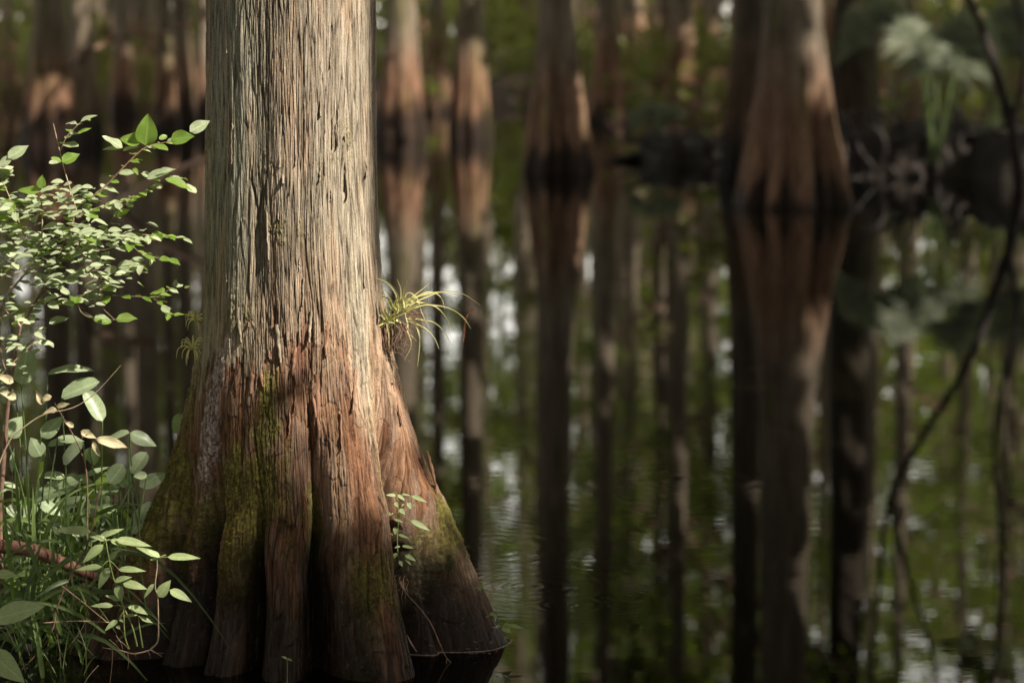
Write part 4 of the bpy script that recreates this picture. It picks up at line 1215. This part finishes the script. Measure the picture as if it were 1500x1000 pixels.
stem('splinter', t, [at(*c8(395, 780), 5.86), at(*c8(415, 820), 5.85), at(*c8(440, 858), 5.86)], [.0008, .002, .0005], M_PALE, 8, 5)

# sprout and little plants at the foot
t = empty('sprout', at(420, 1010, 5.76), 'tiny two-leaved sprout at the bottom edge before the dark trunk', 'sprout')
stem('stalk', t, [at(420, 1012, 5.76), at(421, 985, 5.76), at(420.5, 964, 5.76)], [.0010, .0008], M_STEMG, 6)
place(SL[1], t, at(420.5, 964, 5.76), at(412.5, 960.5, 5.75), (0, -.8, .7)); place(SL[1], t, at(420.5, 964, 5.76), at(428.5, 967, 5.75), (0, -.8, .7))
for lab, lv, st in (('small weed at the right trunk corner touching the water', [((830, 742), (872, 770), 2), ((850, 735), (927, 745), 0), ((830, 738), (868, 728), 1), ((820, 735), (800, 745), 1)], [(780, 745), (812, 742), (840, 738)]),
                    ('pale sprig halfway up the right root edge', [((722, 548), (752, 548), 1), ((724, 556), (748, 566), 1), ((720, 560), (732, 575), 1)], [(700, 570), (718, 560), (724, 548)]),
                    ('single pale leaf on the right root edge just above the corner weed', [((775, 680), (806, 692), 1), ((798, 690), (800, 712), 1)], [(755, 700), (775, 690), (800, 690)])):
    p = at(*c8(*st[0]), 6.2)
    t = empty('weed', p, lab, 'weed')
    stem('stalk', t, [at(*c8(x, y), 6.19) for x, y in st], [.001, .0008], M_STEMG, 6)
    for a, b, m_ in lv:
        place(SL[m_], t, at(*c8(*a), 6.18), at(*c8(*b), 6.16), (0, -.8, .7))

# ---------- air plants
def air_leaf(parent, pts, w, n=16, name='leaf'):
    P = catmull(pts, n)
    T = np.gradient(P, axis=0); T /= np.linalg.norm(T, axis=1)[:, None] + 1e-9
    a0 = R_.uniform(-.5, .5)
    sv = np.cross(T, np.array([a0, -1.0, 0.35])); sv /= np.linalg.norm(sv, axis=1)[:, None] + 1e-9
    nn = np.cross(sv, T)
    q = np.linspace(0, 1, n)
    ww = (w * (1 - q) ** 0.75 * (1 + 0.9 * np.exp(-q * 12)) + 0.0004)[:, None]
    V = np.stack([P - sv * ww / 2 + nn * ww * 0.35, P - sv * ww * 0.22, P + sv * ww * 0.22, P + sv * ww / 2 + nn * ww * 0.35], 1).reshape(-1, 3)
    U = np.stack([np.repeat(q, 4), np.tile([-1, -.3, .3, 1], n), np.zeros(n * 4)], -1)
    b = Buf(); b.add(V, grid_faces(n, 4), U)
    return b.build(name, M_AIR, parent, uv=True, origin=parent.location)


AY = 6.22
c5 = lambda x, y: (480 + x / 5.357, 380 + y / 5.357)
ap = empty('air_plant', at(*c5(500, 470), AY), 'large spiky yellow-green air plant clinging to the sunlit right side of the big trunk', 'air plant')
exps = [
    ([(560, 380), (640, 320), (720, 285), (880, 255), (1050, 265), (1200, 360)], .0062), ([(620, 400), (720, 365), (800, 355), (950, 380), (1060, 450), (1125, 545)], .0055),
    ([(600, 370), (660, 340), (720, 335), (850, 370), (940, 470), (970, 580)], .0062), ([(650, 330), (740, 270), (820, 255), (890, 300), (920, 390)], .0048),
    ([(560, 350), (540, 270), (490, 200), (420, 155), (335, 150)], .0085), ([(590, 330), (600, 250), (620, 158)], .0075), ([(580, 330), (575, 230), (543, 150)], .0045),
    ([(630, 320), (710, 260), (805, 183)], .0040), ([(600, 300), (610, 420), (628, 500), (632, 560)], .0065), ([(510, 390), (470, 310), (410, 310), (350, 400), (312, 512)], .0070),
    ([(620, 450), (660, 470), (700, 530), (722, 640), (705, 842)], .0095), ([(640, 455), (720, 467), (830, 490), (920, 570), (972, 692)], .0055), ([(640, 480), (710, 510), (780, 550), (840, 620), (875, 705)], .0050),
    ([(540, 470), (600, 510), (640, 590), (655, 680), (600, 792)], .0065), ([(480, 480), (472, 520), (485, 600), (480, 722)], .0075), ([(460, 485), (410, 500), (368, 570), (345, 702)], .0075),
    ([(450, 500), (410, 545), (370, 600), (348, 690)], .0060), ([(460, 480), (420, 440), (345, 438)], .0070), ([(640, 360), (720, 320), (790, 290), (900, 255), (1018, 292)], .0050),
    ([(520, 420), (524, 480), (530, 600)], .0070), ([(560, 480), (620, 560), (700, 640)], .0035), ([(540, 400), (455, 245), (405, 270)], .0050), ([(600, 330), (630, 260), (700, 300), (740, 420), (800, 540)], .0040),
    ([(560, 400), (530, 360), (545, 290)], .014), ([(575, 400), (560, 350), (590, 300)], .015), ([(590, 410), (620, 350), (610, 290)], .012), ([(540, 410), (500, 370), (480, 320)], .010), ([(560, 410), (520, 380), (505, 350)], .012),
    ([(480, 470), (450, 410), (460, 360)], .011), ([(470, 470), (430, 420), (410, 395)], .010), ([(490, 470), (490, 420), (510, 380)], .010), ([(475, 475), (500, 440), (540, 430)], .009),
    ([(600, 400), (660, 380), (720, 350)], .010), ([(480, 480), (560, 440), (650, 400), (700, 365)], .006), ([(460, 485), (390, 520), (335, 470), (318, 430)], .004), ([(470, 490), (520, 500), (560, 560), (530, 620)], .006)]
for k, (pl, w) in enumerate(exps):
    dy = R_.uniform(-.05, .03); n_ = len(pl)
    air_leaf(ap, [at(*c5(x, y), AY + dy * i / (n_ - 1)) for i, (x, y) in enumerate(pl)], w * 0.92)
# dark fibrous root wad and dead strands
cw = at(*c5(450, 590), AY + .01)
for k in range(70):
    a = R_.uniform(0, 6.28); q = R_.uniform(0, .022)
    p0 = cw + Vector((math.cos(a) * q * 1.1, math.sin(a) * q * .6, R_.uniform(.005, .03)))
    p1 = cw + Vector((math.cos(a) * q * 1.0, math.sin(a) * q * .6 - .01, R_.uniform(-.045, -.015)))
    stem('root', ap, [p0, p0.lerp(p1, .5) + Vector((R_.uniform(-.006, .006), R_.uniform(-.01, 0), 0)), p1], [.0016, .0007], M_TWIGD, 6, 5)
for k in range(22):
    x = R_.uniform(500, 640); y = R_.uniform(470, 540)
    pts = [(x, y), (x + R_.uniform(10, 50), y + R_.uniform(40, 90)), (x + R_.uniform(-60, 60), y + R_.uniform(110, 190)), (x + R_.uniform(-80, 90), y + R_.uniform(190, 290))]
    stem('dead_strand', ap, [at(*c5(*p), AY + R_.uniform(-.02, .02)) for p in pts], [.0009, .0004], M_ROOT, 12, 4)
for k in range(12):
    x = R_.uniform(600, 720); y = R_.uniform(400, 460)
    stem('dead_strand', ap, [at(*c5(*p), AY + R_.uniform(-.02, .02)) for p in ((x, y), (x + 50, y - 5 + R_.uniform(0, 30)), (x + 90, y + 90))], [.0016, .0005], M_TWIGD, 8, 4)


def bristle_spike(t, pts, r0, n, mat):
    o, path = stem('stalk', t, pts, [r0 * .35, r0 * .3], mat, 24, 5)
    b = Buf()
    for k in range(n):
        i = R_.randrange(1, len(path) - 1)
        p = Vector(path[i]); d = Vector((R_.uniform(-1, 1), R_.uniform(-1, 1), R_.uniform(-1.2, .2))).normalized()
        b.add(*tube_np(catmull([p, p + d * r0 * R_.uniform(.7, 1.5)], 3), [r0 * .38, r0 * .1], 4))
    s_ = b.build('bristles', mat, t, origin=t.location); s_['kind'] = 'stuff'


t = empty('seed_spike', at(*c5(1160, 385), AY - .02), 'rust-brown curled seed spike dangling from the air plant tips', 'seed spike')
bristle_spike(t, [at(*c5(x, y), AY - .02) for x, y in ((1160, 383), (1120, 400), (1090, 450), (1075, 520), (1070, 580), (1062, 650))], .0034, 150, M_RUST)
t = empty('seed_spike', at(301, 222, 6.28), 'small brown bristly spike stuck to the left edge of the big trunk', 'seed spike')
bristle_spike(t, [at(x, y, 6.26) for x, y in ((300, 219), (303, 228), (302, 238), (306, 248))], .0050, 60, M_RUST)

for (cx_, cy_, rad, lab, n_) in ((281.6, 511, 23, 'lower of the two small spidery air plants on the left trunk edge', 26), (287, 470, 18, 'upper small air plant on the left trunk edge, partly behind shrub leaves', 18)):
    t = empty('air_plant', at(cx_, cy_, 6.24), lab, 'air plant')
    for k in range(n_):
        a = R_.uniform(0, 2 * math.pi); q = rad * R_.uniform(.7, 1.1) / 580
        c0 = t.location
        d = Vector((math.cos(a), R_.uniform(-.7, .2), math.sin(a) * .8 + .25))
        air_leaf(t, [c0, c0 + d * q * .45 + Vector((0, 0, q * .22)), c0 + d * q * .85, c0 + d * q * .95 - Vector((0, 0, q * .55))], .0034, 9)
    stem('root', t, [t.location, hero_pt(cx_ + 14, cy_ + 6) + Vector((.01, .02, 0))], [.002, .002], M_TWIGD, 5, 5)

# loose strips of peeling bark on the big trunk
extra = []
for k in range(34):
    xx = R_.uniform(312, 545); yy = R_.uniform(10, 620)
    extra.append((xx, yy, xx + R_.uniform(-2, 2), yy + R_.uniform(12, 55), R_.uniform(.003, .007)))
for k, (x0, y0, x1, y1, w) in enumerate(tuple(extra) + ((412, 168, 408, 245, .011), (418, 225, 413, 268, .012), (464, 548, 466, 640, .016), (457, 556, 461, 610, .010), (372, 520, 366, 575, .012), (381, 540, 384, 565, .009), (405, 475, 410, 530, .010),
                                         (480, 470, 476, 520, .012), (520, 540, 516, 600, .008), (549, 380, 553, 470, .010), (347, 450, 352, 500, .009), (432, 500, 428, 548, .010), (505, 200, 508, 290, .007), (470, 90, 468, 170, .007), (530, 330, 533, 420, .006),
                                         (575, 560, 588, 620, .010), (455, 455, 452, 500, .009), (340, 180, 338, 240, .006), (390, 300, 392, 380, .007), (625, 660, 640, 720, .009))):
    n_ = 12
    V = []
    for i in range(n_):
        q = i / (n_ - 1)
        x = x0 + (x1 - x0) * q + R_.uniform(-.8, .8); y = y0 + (y1 - y0) * q
        p = hero_pt(x, y)
        lift = (0.004 + 0.010 * q ** 3) if w > .0075 or k >= 34 else (0.003 + 0.006 * q ** 3)
        p = p + Vector((0.2, -1, 0)) * lift
        ww = w * (0.5 + 0.5 * math.sin(math.pi * min(1, q + .15))) * R_.uniform(.8, 1.2)
        V += [p + Vector((-ww / 2, .003, 0)), p + Vector((0, -.002, 0)), p + Vector((ww / 2, .003, 0)), p + Vector((ww / 2, .010, 0)), p + Vector((-ww / 2, .010, 0))]
    V = np.array([tuple(v) for v in V]) - np.array(hero_base)
    low = y0 > 470 + 30 * math.sin(x0 * .1)
    base_c = np.array([0.24, .135, .085, 0]) if low else np.array([.27, .225, .165, 0])
    col = np.tile(base_c, (len(V), 1)) * np.array(rng.uniform(.75, 1.25, (len(V), 1)))
    new_obj('bark_strip', np_mesh('bark_strip', V, grid_faces(n_, 5, True), M_HERO, True, col=col), hero)

# pale line painted in for the meniscus highlight, plus crumbs, against the right root
t = empty('glint_and_debris', (0, HY, 0), 'thin pale line drawn as the bright meniscus, with crumbs, where the right root meets the water', 'debris')
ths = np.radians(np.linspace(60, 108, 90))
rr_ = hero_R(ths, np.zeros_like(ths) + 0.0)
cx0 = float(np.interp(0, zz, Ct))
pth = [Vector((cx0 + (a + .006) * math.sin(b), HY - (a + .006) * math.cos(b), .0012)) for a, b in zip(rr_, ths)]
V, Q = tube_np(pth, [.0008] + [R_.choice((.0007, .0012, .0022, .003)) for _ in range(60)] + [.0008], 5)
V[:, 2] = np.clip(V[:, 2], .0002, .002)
b = Buf(); b.add(V, Q); b.build('glint_line', M_GLINT, t, origin=t.location)
b = Buf()
for k in range(60):
    i = R_.randrange(5, 85); p = pth[i] + Vector((R_.uniform(-.01, .01), R_.uniform(-.03, .0), R_.uniform(.0, .03) if R_.random() < .6 else .001))
    d = Vector((R_.uniform(-1, 1), R_.uniform(-.4, .4), R_.uniform(-.2, .2))).normalized() * R_.uniform(.004, .014)
    b.add(*tube_np(catmull([p, p + d], 3), [.0009, .0007], 4))
cr = b.build('crumbs', M_RUST, t, origin=t.location); cr['kind'] = 'stuff'

# ------------------------------------------------------------------ middle distance: islands, logs, palmettos, leaning trunk
def mound(name, cx, cy, rx, ry, h, seed, mat=M_MUD):
    nx = 60
    xs = np.linspace(-1.25, 1.25, nx)
    X, Y = np.meshgrid(xs, xs)
    q = np.hypot(X, Y) + 0.16 * fbm(X * 3, Y * 3, seed, 3)
    Z = -0.3 + (h + 0.3) * (1 - sst(0.55, 1.0, q)) + 0.35 * h * fbm(X * 4, Y * 4, seed + 1, 4) * (1 - sst(.7, 1, q))
    o = new_obj(name, np_mesh(name, np.stack([cx + X * rx, cy + Y * ry, Z], -1).reshape(-1, 3), grid_faces(nx, nx), mat))
    return tag(o, kind='structure')


p = on_water(1003, 240); mound('mud_island', p.x, p.y + 1.0, 0.75, 1.5, 0.30, 4)
p = on_water(1365, 262); mound('muddy_shore', p.x + .35, p.y + 1.8, 1.75, 2.2, 0.45, 14)
p = on_water(1560, 270); mound('muddy_shore', p.x, p.y + 1.2, 1.1, 2.0, 0.5, 15)


def root_tangle(px0, px1, py, Yw, h, n, lab):
    a = on_water(px0, py); c = on_water(px1, py)
    t = empty('root_tangle', a.lerp(c, .5), lab, 'roots')
    for k in range(n):
        q = R_.random(); b0 = a.lerp(c, q) + Vector((0, R_.uniform(0, 1.2), -.1))
        top = b0 + Vector((R_.uniform(-.5, .5), R_.uniform(0, .8), h * R_.uniform(.5, 1.15)))
        mid = b0.lerp(top, .5) + Vector((R_.uniform(-.2, .2), 0, R_.uniform(0, .15)))
        stem('root', t, [b0, mid, top, top + Vector((R_.uniform(-.2, .2), .3, R_.uniform(.0, .2)))], [.040, .024, .010], M_MUD2, 10, 6, .2)


M_MUD2 = plain_material('dark_wet_root', [(0.3, (0.007, 0.005, 0.004)), (0.62, (0.020, 0.013, 0.009)), (0.75, (0.05, 0.03, 0.02))], 7, 0.7, 0.01)
root_tangle(1225, 1490, 262, 0, .75, 60, 'black tangle of undercut roots along the right-hand shore')
root_tangle(965, 1062, 240, 0, .4, 30, 'dark low tangle of roots and stems on the mud islet left of the massive cypress')


def log(name, lab, pts, rad, mat):
    t = empty(name, pts[0], lab, 'log')
    stem('bole', t, pts, rad, mat, 18, 10, .12)
    return t


log('fallen_log', 'long black log lying in the water before the right-hand shore', [on_water(1235, 262) + Vector((0, 0, -.05)), on_water(1330, 256) + Vector((0, 0, .04)), on_water(1420, 258) + Vector((0, 0, .02)), on_water(1500, 262) + Vector((0, 0, .06))], [.05, .06, .05], M_MUD2)
log('fallen_log', 'black log rising at a slant above the root tangle on the right', [on_water(1375, 262) + Vector((0, .5, .38)), on_water(1440, 262) + Vector((0, .5, .42)), on_water(1500, 262) + Vector((0, .5, .60))], [.035, .06, .05], M_MUD2)
log('fallen_log', 'short dark log floating between the fluted cypress and the islet', [on_water(880, 240) + Vector((0, 0, -.02)), on_water(925, 236) + Vector((0, 0, .05)), on_water(975, 236) + Vector((0, 0, .08))], [.03, .06, .07], M_MUD2)
pb = [on_water(160, 302) + Vector((0, 0, -.05)), at(210, 275, 22), at(255, 252, 22), at(303, 233, 21.8), at(380, 200, 21.6)]
t = empty('fallen_branch', pb[0], 'blurred pale branch rising from the water toward the left side of the big trunk', 'branch')
stem('bough', t, pb, [.045, .034, .022], M_PALE, 14, 8, .1)
pb = [at(118, 84, 25), at(150, 66, 25), at(190, 52, 25), at(235, 50, 25), at(300, 28, 25), at(360, 26, 25)]
t = empty('dead_branch', pb[0], 'thin crooked dark branch crossing in front of the left background trunks', 'branch')
stem('bough', t, [on_water(124, 206) + Vector((0, -1, 1.1))] + pb, [.03, .022, .012], M_TWIGD, 20, 7, .15)


def zat(px, z, Y):
    s = at(px, 100, Y); return Vector((s.x, Y, z))


lt = [zat(1502, -.1, 25.5), zat(1484, .64, 25.2), zat(1455, 1.3, 25), zat(1425, 1.85, 25), zat(1368, 2.5, 24.8), zat(1318, 3.15, 24.6), zat(1300, 4.2, 24.5), zat(1288, 5.8, 24.5), zat(1240, 7.4, 24.5)]
t = empty('leaning_tree', lt[0], 'crooked black trunk leaning left at the right edge of the photo', 'tree')
stem('trunk', t, lt, [.07, .045, .035, .022, .015], M_MUD2, 60, 9, .28)
stem('limb', t, [lt[5], zat(1345, 4.0, 24.7), zat(1390, 5.0, 24.8), zat(1410, 6.5, 25)], [.03, .012], M_MUD2, 20, 7, .25)
stem('limb', t, [lt[1], zat(1500, 1.4, 25), zat(1470, 2.6, 25), zat(1490, 4.2, 25), zat(1462, 6.0, 25)], [.03, .014], M_MUD2, 24, 7, .25)


def palm_frond(parent, base, tip, fan_r, face, droop=.3, nb=26, spread=150):
    """fan-shaped frond: stalk from base to tip, then blades fanning out"""
    base = Vector(base); tip = Vector(tip)
    stem('stalk', parent, [base, base.lerp(tip, .55) + Vector((0, 0, .10)), tip], [.010, .006], M_STALK, 8, 5)
    x = (tip - base).normalized(); n = Vector(face); n = (n - x * n.dot(x)).normalized(); y = n.cross(x)
    b = Buf()
    for k in range(nb):
        a = math.radians(-spread / 2 + spread * k / (nb - 1))
        d = (x * math.cos(a) + y * math.sin(a)).normalized()
        L = fan_r * (0.72 + .28 * math.cos(a)) * R_.uniform(.9, 1.08)
        sd = d.cross(n).normalized(); w = fan_r * .034
        V = []
        for q, ww in ((0, .25), (.35, 1), (.7, .8), (1, .05)):
            p = tip + d * L * q + Vector((0, 0, -droop * fan_r * q * q * (0.6 + .4 * abs(math.sin(a)))))
            V += [p - sd * w * ww + n * w * ww * .5, p, p + sd * w * ww + n * w * ww * .5]
        b.add(np.array([tuple(v) for v in V]), grid_faces(4, 3))
    o = b.build('frond', M_PALM, parent, origin=parent.location)
    return o


def palmetto(px, py, Y, lab, n, rad, seed, lean=0.0):
    rq = random.Random(seed)
    c = at(px, py, Y)
    t = empty('palmetto', (c.x, Y, 0.25), lab, 'palm')
    g = Vector((c.x, Y, .2))
    for k in range(n):
        a = 2 * math.pi * k / n + rq.uniform(-.3, .3)
        el = rq.uniform(.05, 1.1)
        d = Vector((math.cos(a) * math.cos(el) + lean, math.sin(a) * math.cos(el) * .8, math.sin(el)))
        tip = Vector((c.x, Y, c.z - .2)) + d * rad * rq.uniform(.45, .8)
        palm_frond(t, g + Vector((rq.uniform(-.05, .05), 0, 0)), tip, rad * rq.uniform(.6, .8), (d.x * -.3, -.5 - .3 * rq.random(), .9), rq.uniform(.2, .7))


palmetto(1372, 95, 26.5, 'grey-green fan palmetto spilling over the right-hand shore', 9, .75, 3, .05)
palmetto(1300, 60, 30, 'palmetto half hidden behind the massive cypress right of its trunk', 7, .7, 4)
palmetto(1455, 70, 28, 'palmetto behind the leaning black trunk at the right edge', 7, .75, 5)
palmetto(968, 165, 31, 'small grey-green palmetto fans low on the mud islet', 7, .38, 6)


# shrubs on the near islands and shore, each on a short stem
def bush(px, py, Yd, lab, nc, rx, hz, size, seed, z0=.2):
    c = on_water(px, py)
    c = Vector(((px - 750) / F * (c.y + Yd), c.y + Yd, 0))
    t = empty('bush', c, lab, 'bush')
    rq = np.random.default_rng(seed)
    cen = np.stack([rq.normal(0, rx * .5, nc), rq.normal(0, rx * .5, nc), z0 + rq.uniform(0, 1, nc) * hz], -1)
    rad = np.tile([rx * .28, rx * .28, rx * .2], (nc, 1))
    Vv, Q = leaf_cards(nc * 26, clump_positions(nc * 26, cen, rad, rq), size, seed + 1, .7)
    f = new_obj('foliage', np_mesh('foliage', Vv, Q, M_FAR, False), t); f['kind'] = 'stuff'
    b = Buf()
    for k in range(0, nc, 2):
        b.add(*tube_np(catmull([(0, 0, 0), tuple(cen[k] * .5 + np.array([0, 0, .1])), tuple(cen[k])], 6), [.018, .006], 5))
    s_ = new_obj('stems', np_mesh('stems', np.concatenate(b.V), np.concatenate(b.Q), M_TWIGD), t); s_['kind'] = 'stuff'


bush(1020, 235, 1.2, 'loose olive bush of thin upright stems left of the massive cypress', 26, .55, 1.5, .07, 1)
bush(1062, 240, 1.6, 'brown-green twiggy bush touching the massive cypress on its left', 20, .4, 1.2, .07, 2)
bush(945, 200, 3.0, 'low green bush behind the small palmetto fans', 20, .5, .9, .08, 3)
bush(1275, 240, 2.2, 'dark bush over the roots just right of the massive cypress', 26, .5, 1.3, .08, 4)
bush(1440, 240, 2.5, 'deep green bush over the black root wall at the right', 30, .7, 1.4, .09, 5)
bush(1330, 235, 5, 'bright olive bush behind the biggest palmetto', 34, .8, 2.2, .09, 6)
bush(20, 200, 6, 'dark green bush in the upper left corner behind the grey trunk', 40, .9, 2.6, .09, 7)
bush(640, 175, 3, 'green bush between the two orange cypresses beside the big trunk', 36, .8, 2.2, .09, 8)
bush(730, 150, 4, 'pale green bush behind the second orange cypress', 36, .9, 2.4, .10, 9)

for k, (px, py, Yd, lab) in enumerate((
        (880, 170, 2, 'low brown-green brush between two slim trunks right of the fluted tree'), (920, 165, 4, 'twiggy olive brush above the short floating log'),
        (985, 190, 3, 'dense dark brush behind the mud islet'), (1040, 185, 4, 'tall olive brush left of the massive cypress crown of roots'),
        (1225, 200, 4, 'shaded brush just right of the massive cypress, farther back'), (1400, 200, 5, 'brown-green brush behind the root tangle'),
        (1480, 215, 3, 'dark brush at the right edge behind the leaning trunk'), (770, 160, 3, 'low brush behind the left side of the fluted tree'),
        (140, 175, 4, 'dark brush between the left background trunks'), (210, 170, 4, 'dim brush left of the thin orange cypress'))):
    bush(px, py, Yd, lab, 34, .9, 1.5, .10, 20 + k, .1)
